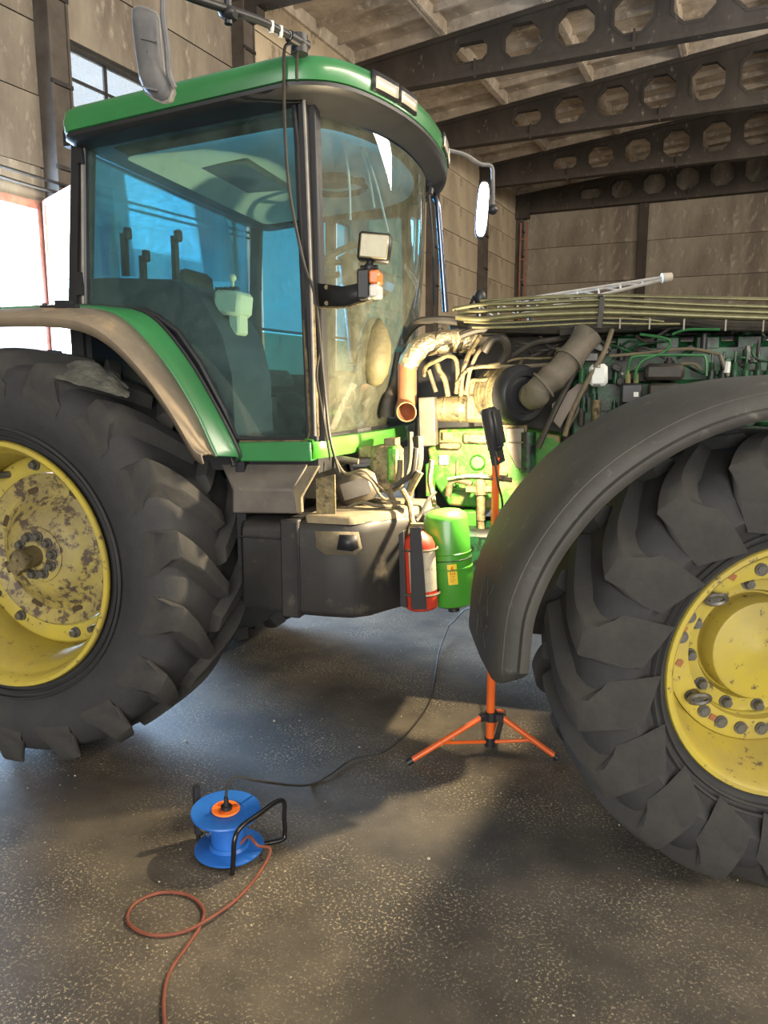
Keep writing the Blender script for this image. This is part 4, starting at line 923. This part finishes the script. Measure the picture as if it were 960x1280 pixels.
# tangled hoses in the middle of the engine
H_ = [([(530, 470, .5), (533, 458, .52), (548, 450, .54), (560, 445, .54), (570, 450, .54), (572, 470, .52), (570, 492, .5)], .010, M_TAN), ([(576, 495, .5), (578, 470, .52), (585, 445, .52), (600, 420, .45)], .011, M_TAN), ([(583, 490, .5), (588, 462, .52), (598, 440, .5), (612, 425, .42)], .009, M_DHOSE),
      ([(560, 495, .48), (556, 475, .5), (550, 465, .5), (546, 455, .5)], .013, M_TAN), ([(545, 490, .48), (540, 475, .48), (536, 462, .5)], .010, M_DHOSE), ([(570, 480, .52), (585, 462, .54), (606, 458, .52), (625, 455, .5)], .008, M_TAN),
      ([(590, 475, .5), (612, 474, .52), (622, 466, .5), (640, 462, .48)], .008, M_TAN), ([(595, 458, .5), (650, 458, .5), (700, 455, .45)], .009, M_DHOSE), ([(605, 440, .5), (615, 425, .5), (628, 425, .48), (634, 440, .45), (626, 455, .44)], .018, M_HOSE),
      ([(618, 412, .4), (632, 425, .42), (634, 445, .42), (622, 462, .42)], .016, M_HOSE), ([(640, 445, .4), (665, 430, .4), (690, 425, .4), (720, 420, .35)], .013, M_HOSE), ([(600, 470, .45), (640, 450, .42), (680, 448, .4), (720, 445, .35)], .006, M_TAN),
      ([(575, 420, .45), (600, 412, .44), (640, 412, .42), (700, 413, .4), (740, 410, .38)], .018, M_HOSE), ([(700, 415, .44), (735, 412, .44), (760, 410, .42), (800, 408, .42), (850, 402, .42), (900, 407, .42), (965, 409, .42)], .022, M_HOSE),
      ([(765, 412, .45), (755, 440, .5), (735, 475, .52), (715, 515, .52), (706, 545, .52)], .011, M_DHOSE), ([(735, 412, .42), (725, 450, .44), (695, 510, .5), (672, 560, .52)], .014, M_HOSE), ([(705, 540, .5), (718, 520, .48), (722, 510, .46)], .012, M_HOSE),
      ([(800, 418, .46), (828, 422, .48), (838, 428, .48), (830, 440, .48), (805, 450, .48), (796, 462, .48), (794, 475, .48)], .006, M_LINE), ([(785, 475, .46), (787, 452, .48), (800, 445, .48), (870, 444, .48), (882, 448, .48), (883, 470, .48)], .006, M_LINE),
      ([(762, 445, .44), (800, 442, .44), (860, 436, .44), (900, 443, .44)], .007, M_DHOSE), ([(900, 443, .46), (905, 458, .46), (910, 470, .46)], .009, M_SIL), ([(850, 455, .46), (868, 455, .46), (876, 462, .46)], .007, M_DHOSE), ([(945, 430, .46), (940, 440, .46), (948, 450, .46), (965, 452, .46)], .005, M_ENG),
      ([(840, 418, .44), (860, 412, .44), (900, 412, .44)], .006, M_LINE)]
random.seed(5)
for i in range(14):
    x = random.uniform(700, 950); y = random.uniform(415, 470); H_.append(([(x, y, .38), (x+random.uniform(10, 25), y+random.uniform(-12, 12), .41), (x+random.uniform(30, 60), y+random.uniform(-16, 16), .38)], .006, random.choice((M_ENG, M_HOSE, M_ENG))))
for i in range(10):
    x = random.uniform(595, 690); y = random.uniform(405, 460); H_.append(([(x, y, .34), (x+random.uniform(8, 22), y+random.uniform(-14, 14), .4), (x+random.uniform(24, 50), y+random.uniform(-16, 20), .34)], .007, random.choice((M_DHOSE, M_HOSE, M_HOSE))))
for pts, r, m in H_: part(MB().tube([SE(*p) for p in pts], r, 8), 'hose', m)
# dark green engine block right of the duct
eng = part(MB().box(TE(2.75, 0, 1.38), (1.15, .62, .5), ch=.02).box(TE(2.75, .02, 1.70), (1.15, .46, .2), ch=.03).box(TE(2.75, .28, 1.52), (1.1, .12, .06)), 'engine_block', M_ENG, label='dark green engine block with its pipework')
part(MB().box(TE(1.95, -.1, 1.5), (.75, .5, .75), ch=.02), 'engine_rear_housing', M_HOSE)
part(MB().box(TE(1.55, -.15, 1.3), (.3, .7, .9), ch=.02), 'bulkhead', M_BLACK)
for i in range(6):
    MB().cyl(TE(2.42+.17*i, .12, 1.78), TE(2.42+.17*i, .12, 1.87), .05, .045, 12).box(TE(2.42+.17*i, .2, 1.79), (.11, .1, .07), ch=.01).build('rocker_cover', M_ENG, eng)
for i in range(9):                              # injection pump outlets at the far right
    u = 2.76+.045*i
    if i < 6: MB().cyl(TE(u, .44, 1.62), TE(u, .44, 1.665), .017, .017, 10).cyl(TE(u, .44, 1.665), TE(u, .44, 1.70), .012, .01, 8).cyl(TE(u, .44, 1.70), TE(u, .44, 1.745), .005, .005, 6).build('injector', M_ENG, eng)
for i in range(7): MB().box(TE(2.36+.06*i, .33, 1.36), (.016, .05, .14)).build('cooling_fin', M_ENG, eng)
MB().tube([TE(2.6, .40, 1.45), TE(2.8, .42, 1.46), TE(3.0, .42, 1.45)], .02, 8).cyl(TE(2.78, .40, 1.45), TE(2.78, .46, 1.45), .03).cyl(TE(2.92, .40, 1.46), TE(2.92, .46, 1.46), .026).build('fuel_rail', M_ENG, eng)
MB().box(SE(700, 655-0, .3) if False else TE(2.5, .36, 1.42), (.05, .02, .07)).build('type_plate', M_LABEL, eng)
random.seed(21)
for i in range(60):
    u = random.uniform(2.2, 3.25); w = random.uniform(1.42, 1.8); v = random.uniform(.30, .37); k = random.random(); r = random.uniform(.008, .022)
    q_ = Vector(TE(u, v, w)); m_ = random.choice((M_ENG, M_ENG, M_LINE, M_HOSE, M_BLACK, M_BOLT)); fb = MB()
    if k < .35: fb.cyl(q_, q_+Vector((0, -.05, 0)), r, r*.8, 10).cyl(q_+Vector((0, -.05, 0)), q_+Vector((0, -.062, 0)), r*.6, None, 6)
    elif k < .7: fb.box(q_, (r*4, .07, r*2.6), (0, random.choice((0, 0, .4)), 0), ch=.004).cyl(q_+Vector((-r, -.03, 0)), q_+Vector((-r, -.045, 0)), .006, None, 6).cyl(q_+Vector((r, -.03, 0)), q_+Vector((r, -.045, 0)), .006, None, 6)
    else: fb.cyl(q_+Vector((0, -.02, -.03)), q_+Vector((0, -.02, .03)), r, None, 10).cyl(q_+Vector((0, -.02, .03)), q_+Vector((0, -.02, .045)), r*.7, r*.5, 6)
    fb.build('engine_fitting', m_, eng)
for (x, y) in ((785, 472), (795, 472)): part(MB().cyl(SE(x, y+10, .47), SE(x, y-4, .47), .012, .012, 8).cyl(SE(x, y-4, .47), SE(x, y-14, .47), .008, .006, 8), 'pipe_union', M_GREEN2)
part(MB().box(SE(830, 465, .45), (.16, .1, .07), ch=.015).box(SE(830, 488, .46), (.13, .08, .06), ch=.01), 'battery_box', M_HOSE)
part(MB().box(SE(789, 492, .46), (.09, .08, .09), ch=.01), 'relay_box', M_BLACK)
part(MB().box(SE(795, 493, .51), (.02, .004, .02)), 'relay_label', M_WHITE)
wb_ = part(MB().box(SE(748, 469, .5), (.078, .05, .095), (0, -.05, 0), ch=.014), 'white_cover', M_WHITE, label='small white plastic housing on the engine')
MB().tube([SE(742, 454, .53), SE(742, 459, .53), SE(750, 459, .53), SE(750, 454, .53)], .002, 5, smooth=False).tube([SE(742, 486, .53), SE(742, 481, .53), SE(750, 481, .53), SE(750, 486, .53)], .002, 5, smooth=False).build('wire_clip', M_BLACK, wb_)
part(MB().cyl(SE(745, 500, .45), SE(745, 530, .45), .022, .02, 12), 'oil_filler', M_TAN)
part(MB().cyl(SE(910, 452, .46), SE(908, 466, .46), .012, .014, 8), 'sensor', M_WHITE)
# bundle of zinc plated pipes along the hood line
kx = [(568, 574, 745), ]
PIPE = [(397, 377, 377, 384, 392, .52, .013), (392, 380, 388, 392, 395, .46, .011), (401, 383, 393, 397, 400, .52, .016), (388, 373, 370, 374, 380, .42, .010), (399, 396, 399, 404, 410, .5, .006), (402, 402, 405, 410, 412, .5, .007), (386, 371, 366, 372, 374, .36, .006)]
rows_ = [([(566, 387), (600, 381), (660, 379), (745, 375), (800, 377), (880, 381), (1000, 385)], .50, .009),
         ([(572, 392), (600, 389), (660, 386), (745, 382), (800, 384), (880, 388), (1000, 392)], .50, .0115),
         ([(570, 396), (600, 399), (660, 394), (745, 391), (800, 392), (880, 395), (1000, 399)], .52, .0135),
         ([(580, 402), (620, 404), (680, 401), (745, 398), (800, 399), (830, 402)], .52, .006),
         ([(590, 409), (640, 409), (700, 406), (745, 404), (800, 405), (850, 405)], .52, .007),
         ([(566, 385), (640, 375), (700, 372), (750, 370), (850, 372), (1000, 376)], .34, .006),
         ([(600, 376), (680, 371), (750, 369), (850, 371), (1000, 374)], .2, .007)]
for pts, v, r in rows_: part(MB().tube([SE(x, y, v) for x, y in pts], r, 10, sub=8), 'steel_pipe', M_ZINC)
part(MB().box(SE(751, 391, .56), (.022, .03, .13), (0, .05, 0)).box(SE(751, 372, .45), (.022, .2, .01)), 'pipe_clamp', M_HOSE, bevel=.002)
for x in (775, 812, 855, 907, 954): part(MB().box(SE(x, 404+(x-775)*.02, .555), (.006, .008, .045)), 'cable_tie', M_SIL)
part(MB().box(TE(2.6, -.1, 1.845), (1.6, .5, .02)).box(TE(1.8, -.1, 1.845), (.5, .4, .02)), 'hood_tray', M_HOSE)

part(MB().box(T(2.45, -.25, 1.87), (1.7, .34, .06), ch=.01), 'pipe_gap_backing', M_BLACK)  # black box added behind the pipes to darken the gaps
# ---------- front fender (turns with the wheel)
FF = [(-.95, -.01), (-.97, .04), (-.97, .10), (-.955, .25), (-.90, .40), (-.82, .53), (-.72, .645), (-.60, .74), (-.46, .82), (-.31, .875), (-.15, .905), (.02, .915), (.2, .90), (.4, .84), (.6, .73), (.78, .58)]
# local wheel frame: x forward, y inward (+) / outward (-), z up; y=0 at rim flange plane
fp = [Vector(p) for p in smooth_pts([(a, 0, c) for a, c in FF], 5)]
rows = []
n_ = len(fp)
for i, p in enumerate(fp):
    d = (fp[min(i+1, n_-1)]-fp[max(i-1, 0)]).normalized(); nrm = Vector((-d.z, 0, d.x)) # outward radial
    if nrm.dot(p) < 0: nrm = -nrm
    e = 1
    tip = max(0, 1-i/6.0); yn = 1-.55*tip**2     # rounded lower end
    sec = [(.40*yn+.02, -.05), (.42*yn, -.012), (.36*yn, .0), (.15, .004), (.02, .0), (-.05*yn, -.010), (-.085*yn, -.028), (-.10*yn, -.055), (-.105*yn, -.072), (-.118*yn, -.077), (-.12*yn, -.100)]
    rows.append([p + nrm*s_[1]*(1 if i > 1 else .8) + Vector((0, s_[0]+.0, 0)) for s_ in sec])
ff = part(MB().grid(rows), 'front_fender', M_FEND, smooth=50, solid=.012, label='scuffed dark grey front mudguard')
ff.matrix_basis = FRONT_X
# raised bead and moulded marks on the fender
MB().tube([r_[6]+Vector((0, -.004, .0)) for r_ in rows[2:]], .004, 6, smooth=False).build('fender_bead', M_FEND, ff)
for i, s0_ in ((9, 0), (13, 1)):
    a = rows[i]; c = rows[i+3]
    for (p, q) in ((a[3], c[3]), (a[4], lerp(c[3], c[4], .3)), (lerp(a[3], a[4], .5), c[4])):
        MB().tube([p+Vector((-.006, 0, .004)), q+Vector((-.006, 0, .004))], .004, 5, smooth=False).build('moulded_mark', M_FEND, ff)
MB().box((-.45, .3, .72), (.5, .04, .03), (0, -.6, 0)).box((-.1, .35, .45), (.05, .05, .9)).build('fender_stay', M_BLACK, ff)

# ============================================================ FREE THINGS
def WP(p): return tr_mat @ Vector(p)
tr_mat = Matrix.Translation((OX, OY, 0)) @ Matrix.Rotation(-PSI, 4, 'Z')
def G(x, y, z=0):
    d = _ray(x, y); t = (z-EYE)/d[2]; return Vector((t*d[0], t*d[1], z))
def Y_(x, y, Y):                             # point at depth Y
    d = _ray(x, y); t = Y/d[1]; return Vector((t*d[0], Y, EYE+t*d[2]))
# fire extinguisher in its bracket
ex = thing('fire_extinguisher', 'red fire extinguisher with a worn pale label, strapped beside the green cylinder', 'fire extinguisher', WP(eb))
MI = Matrix.Rotation(-PSI, 4, 'Z'); ew = MI.to_3x3() @ ea; eh = ew.length
EM = ew.to_track_quat('Y', 'Z').to_matrix().to_4x4()
MB().lathe([(-.01, 0), (-.01, .055), (.0, .066), (eh*.86, .066), (eh*.95, .055), (eh*1.02, .03), (eh*1.05, .02), (eh*1.08, .0)], 36, EM).build('body', M_RED, ex)
MB().cyl(ew*1.03, ew*1.12, .018).box(ew*1.12, (.05, .03, .02)).build('valve_head', M_TAN, ex)
er = .0675; EI = EM.inverted().to_3x3(); ld = EI @ Vector((.3, -1, 0)); EA = math.atan2(ld.z, ld.x)
MB().grid([[EM @ Vector((er*cos(EA+a), h, er*sin(EA+a))) for a in [-.95+1.9*i/12 for i in range(13)]] for h in (eh*.24, eh*.8)]).build('label', M_LABEL, ex)
# rag on the rear tyre
rg = MB(); rows = []
random.seed(3)
for i in range(15):
    r_ = []
    for j in range(11):
        s_ = i/14; t = j/10; px = 66+95*s_; py = 468-26*sin(pi*min(1, s_*.9+.08))*(1-t)+20*s_ + t*14*(.4+s_*.3)
        vv = 1.165-.12*(1-t); 
        p = Vector(S(px+random.uniform(-3, 3), py+random.uniform(-2.5, 2.5), vv)); 
        r_.append(WP(p))
    rows.append(r_)
o = MB().grid(rows).build('rag', M_RAG, smooth=70, solid=.006); d = o.modifiers.new('s', 'SUBSURF'); d.levels = 1; d.render_levels = 1
tag(o, 'crumpled grimy grey rag lying on top of the big rear tyre', 'rag')
# lattice boom behind the tractor
lb = thing('lattice_boom', 'pale lattice boom sticking out behind the tractor, its round tip at the right', 'boom', G(700, 760))
lb.location = (1.2, 6.9, 0)
def LB(p): return Vector(p)-lb.location
tipb = Y_(832, 346, 6.6); tail = Y_(600, 382, 7.4); tipl = Y_(832, 349, 6.6); taill = Y_(600, 405, 7.3); tb = Y_(640, 380, 7.6)
m = M_LIMEW = mat('pale_boom_paint', (.5, .45, .38), (.38, .33, .27), 10, .6)
for a, c, r in ((tail, tipb, .012), (taill, tipl, .014), (tb, Y_(828, 348, 6.75), .010)): MB().cyl(LB(a), LB(c), r, None, 8).build('chord', m, lb)
for i in range(9):
    t = i/9; a = lerp(tail, tipb, t); c = lerp(taill, tipl, t); c2 = lerp(taill, tipl, min(1, t+.11))
    MB().cyl(LB(a), LB(c), .008, None, 6).cyl(LB(a), LB(c2), .007, None, 6).build('strut', m, lb)
MB().cyl(LB(tipb+Vector((-.03, 0, -.01))), LB(tipb+Vector((.05, 0, .0))), .04, .035, 16).build('tip_roller', m, lb)
MB().cyl(LB(taill), LB((taill.x, taill.y, .0)), .04).box(LB((taill.x, taill.y, .02)), (.5, .5, .04)).build('stand', M_DARKSTEEL, lb)
MB().cyl(LB(lerp(tail, tipb, .3)), LB((lerp(tail, tipb, .3).x, 6.9, .0)), .03).build('stand', M_DARKSTEEL, lb)

# work light on its orange tripod
base = G(612, 941); TB = Vector((base.x, base.y, 0))
wl_ = thing('work_light', 'black work light on a bright orange tripod beside the mudguard', 'work light', TB)
ptop = Y_(620, 572, TB.y-.12) - TB
pb = Vector((0, 0, .05))
MB().cyl(pb, lerp(pb, ptop, .5), .0185, None, 16).cyl(lerp(pb, ptop, .5), ptop, .0155, None, 16).build('pole', M_ORANGE, wl_)
col = Y_(614, 895, TB.y-.015)-TB; foot = [G(509, 957)-TB, G(712, 968)-TB, Vector((.12, .40, 0))]
foot[1] = G(690, 948)-TB + Vector((.02, -.02, 0))
cj = MB().cyl(col-Vector((0, 0, .02)), col+Vector((0, 0, .02)), .028, None, 12)
for f_ in foot:
    dr = Vector((f_.x, f_.y, 0)).normalized(); cj.box(col+dr*.035, (.04, .03, .03), (0, 0, math.atan2(dr.y, dr.x)), ch=.004)
cj.build('collar', M_BLACK, wl_)
lj = Vector((col.x*.1, 0, .055)); MB().cyl(lj-Vector((0, 0, .02)), lj+Vector((0, 0, .02)), .024, None, 12).build('lower_collar', M_BLACK, wl_)
for f_ in foot:
    dr = Vector((f_.x, f_.y, 0)).normalized(); a = col+dr*.045; fe = f_+Vector((0, 0, .012))
    lg = MB().cyl(a, lerp(a, fe, .95), .0125, None, 14).build('leg', M_ORANGE, wl_)
    MB().cyl(lerp(a, fe, .93), fe, .015, None, 12).build('rubber_foot', M_BLACK, lg)
    MB().cyl(lj+dr*.02, lerp(a, fe, .56), .008, None, 8).box(lerp(a, fe, .56), (.02, .02, .02)).build('brace', M_ORANGE, wl_)
# lamp head
hc = Y_(612, 541, TB.y-.125)-TB
LD = Vector((-.88, .42, -.18)).normalized()       # beam direction
zq = Vector((-.22, .02, 1)).normalized(); yv = -LD; yv = (yv-zq*yv.dot(zq)).normalized(); xv = yv.cross(zq)
HM = Matrix((( xv.x, yv.x, zq.x, hc.x), (xv.y, yv.y, zq.y, hc.y), (xv.z, yv.z, zq.z, hc.z), (0, 0, 0, 1)))
hd = MB().box((0, .014, .012), (.105, .042, .17), M=HM, ch=.01).box((0, .04, .015), (.085, .014, .135), M=HM, ch=.004).build('lamp_housing', M_BLACK, wl_)
MB().box((0, -.007, .01), (.074, .004, .14), M=HM).build('led_panel', M_LED, hd)
MB().box((-.045, .012, -.09), (.012, .025, .07), M=HM).box((.045, .012, -.09), (.012, .025, .07), M=HM).box((0, .012, -.12), (.1, .025, .012), M=HM).cyl(HM @ Vector((-.058, .012, -.065)), HM @ Vector((.058, .012, -.065)), .008).build('lamp_yoke', M_BLACK, wl_)
WLP = TB + HM @ Vector((0, -.02, .01))
pl = bpy.data.lights.new('work_light_beam', 'SPOT'); pl.spot_size = pi*.98; pl.spot_blend = .12; pl.energy = 190; pl.color = (1, .8, .5); pl.shadow_soft_size = .02
plo = bpy.data.objects.new('work_light_beam', pl); COL.objects.link(plo); plo.location = TB + HM @ Vector((0, -.03, .01)); plo.rotation_euler = LD.to_track_quat('-Z', 'Y').to_euler()
# lamp cable down to the reel
RB = G(287, 1064)
SPT = .152
plug = RB + Vector((-.0, .0, 0))
# --- cable reel
rl_ = thing('cable_reel', 'blue cable reel with an orange socket plate standing on the floor', 'cable reel', RB)
MB().lathe([(0, .0), (0, .115), (-.004, .119), (-.009, .119), (-.012, .114), (-.016, .06), (-.016, .0)], 48, TR((0, 0, .012), (-pi/2, 0, 0))).build('flange', M_BLUE, rl_)
MB().lathe([(0, .0), (0, .117), (-.006, .119), (-.011, .117), (-.008, .06), (-.006, .06), (-.006, .0)], 48, TR((-.008, .0, .148), (-pi/2+.05, .03, 0))).build('flange', M_BLUE, rl_)
MB().lathe([(-.01, .062), (-.125, .058)], 40, TR((0, 0, .02), (pi/2, 0, 0))).lathe([(0, .07), (-.01, .062)], 40, TR((0, 0, .027), (-pi/2, 0, 0))).cyl((0, 0, .02), (-.006, 0, .15), .06, .058, 36).build('drum', M_BLUE, rl_)
pc = Vector((-.008, 0, .160)); ptm = Euler((.05, .03, 0)).to_matrix()
MB().lathe([(0, 0), (0, .045), (.004, .049), (.008, .046), (.008, 0)], 36, TR(pc-Vector((0, 0, .004)), (pi/2+.05, .03, 0))).build('socket_plate', M_ORPL, rl_)
for a in (.3, 2.4, 4.5):
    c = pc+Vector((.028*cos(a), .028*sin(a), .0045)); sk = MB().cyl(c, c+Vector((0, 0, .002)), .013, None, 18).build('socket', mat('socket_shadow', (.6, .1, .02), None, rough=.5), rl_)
# bent tube stand/handle
hx = [Vector((.035, -.13, .002)), Vector((.045, -.125, .12)), Vector((.06, -.10, .150)), Vector((.16, .035, .165)), Vector((.185, .06, .15)), Vector((.185, .062, .03)), Vector((.17, .05, .009)), Vector((.05, .02, .006))]
MB().tube([hx[0], lerp(hx[0], hx[1], .5), hx[1], hx[2], lerp(hx[2], hx[3], .5), hx[3], hx[4], lerp(hx[4], hx[5], .5), hx[5], hx[6], hx[7]], .0085, 10, sub=5).build('handle', mat('black_tube', (.012, .012, .014), None, rough=.25, metal=.3, coat=.5), rl_)
c = Vector((-.125, .07, 0))
MB().cyl(c+Vector((0, 0, .06)), c+Vector((.0, .0, .205)), .015, .014, 14).cyl(c+Vector((0, 0, .0)), c+Vector((.0, .0, .06)), .008).build('grip', M_BLACK, rl_)
MB().box(c+Vector((.005, .0, .045)), (.035, .03, .05), ch=.008).build('grip_socket', M_BLACK, rl_)
MB().tube([c+Vector((.01, -.01, .05)), c+Vector((.035, -.02, .04)), c+Vector((.05, -.04, .06))], .006, 6).build('spring_latch', M_SIL, rl_)
# black mains cable with plug
pz = RB+Vector((-.004, -.008, .165))
cable = [pz+Vector((0, 0, .035)), pz+Vector((.004, .01, .075)), pz+Vector((.03, .04, .098)), pz+Vector((.09, .08, .06)), G(380, 982, .02), G(410, 970, .007), G(440, 950, .007), G(480, 940, .007), G(510, 915, .007), G(535, 880, .007), G(543, 850, .007), G(549, 815, .012), G(560, 785, .04)]
e2 = [WP(S(575, 770, .45)), WP(S(588, 750, .45)), WP(S(606, 668, .62)), WP(S(612, 650, .65))]
hk = TB + HM @ Vector((.06, .02, -.09))
cable2 = [G(566, 778, .1), G(585, 760, .25), Vector((TB.x-.03, TB.y+.05, .6)), TB+lerp(pb, ptop, .62)+Vector((-.05, .0, 0)), TB+lerp(pb, ptop, .82)+Vector((.025, -.02, 0)), hk+Vector((.015, 0, -.1)), hk]
pcb = thing('power_cable', 'thin black power cable running from the blue reel up to the work light', 'cable', (RB.x, RB.y, 0))
def LC(pts): return [Vector(p)-Vector((RB.x, RB.y, 0)) for p in pts]
MB().tube(LC(cable+cable2), .0045, 8, sub=8).build('cord', M_HOSE, pcb)
MB().cyl(LC([pz])[0], LC([pz])[0]+Vector((0, 0, .012)), .02, .019, 20).cyl(LC([pz])[0]+Vector((0, 0, .012)), LC([pz])[0]+Vector((0, 0, .045)), .01, .007, 12).build('plug', M_BLACK, pcb)
# red-brown cord off the reel, one loose loop on the floor
zc = .0065
rc = [RB+Vector((.045, -.035, .05)), RB+Vector((.075, -.03, .075)), RB+Vector((.11, -.06, .06)), G(338, 1062, .03), G(325, 1090, zc), G(298, 1122, zc), G(262, 1148, zc+.008), G(225, 1166, zc), G(185, 1168, zc), G(160, 1152, zc), G(168, 1130, zc), G(200, 1116, zc), G(235, 1119, zc), G(254, 1136, zc), G(250, 1158, zc), G(232, 1185, zc), G(212, 1215, zc), G(205, 1245, zc), G(206, 1285, zc), G(210, 1330, zc)]
o = MB().tube(rc, .0052, 8, sub=8).build('extension_cord', M_CORD); tag(o, 'red-brown extension cord with one loose loop on the floor below the reel', 'cord')
# crumbs of pale grit on the floor
random.seed(11); gb_ = MB()
for i in range(420):
    x = random.uniform(-2.2, 2.0); y = random.uniform(1.4, 5.2); s_ = random.uniform(.001, .003)*(1 if random.random() < .95 else 2)
    gb_.box((x, y, s_*.4), (s_*2, s_*1.4, s_), (random.random(), random.random(), random.random()*6))
o = gb_.build('floor_grit', mat('pale_grit', (.55, .5, .4), (.4, .36, .3), 40, .9), smooth=0); tag(o, 'pale grit and crumbs scattered over the concrete floor', 'grit'); o['kind'] = 'stuff'
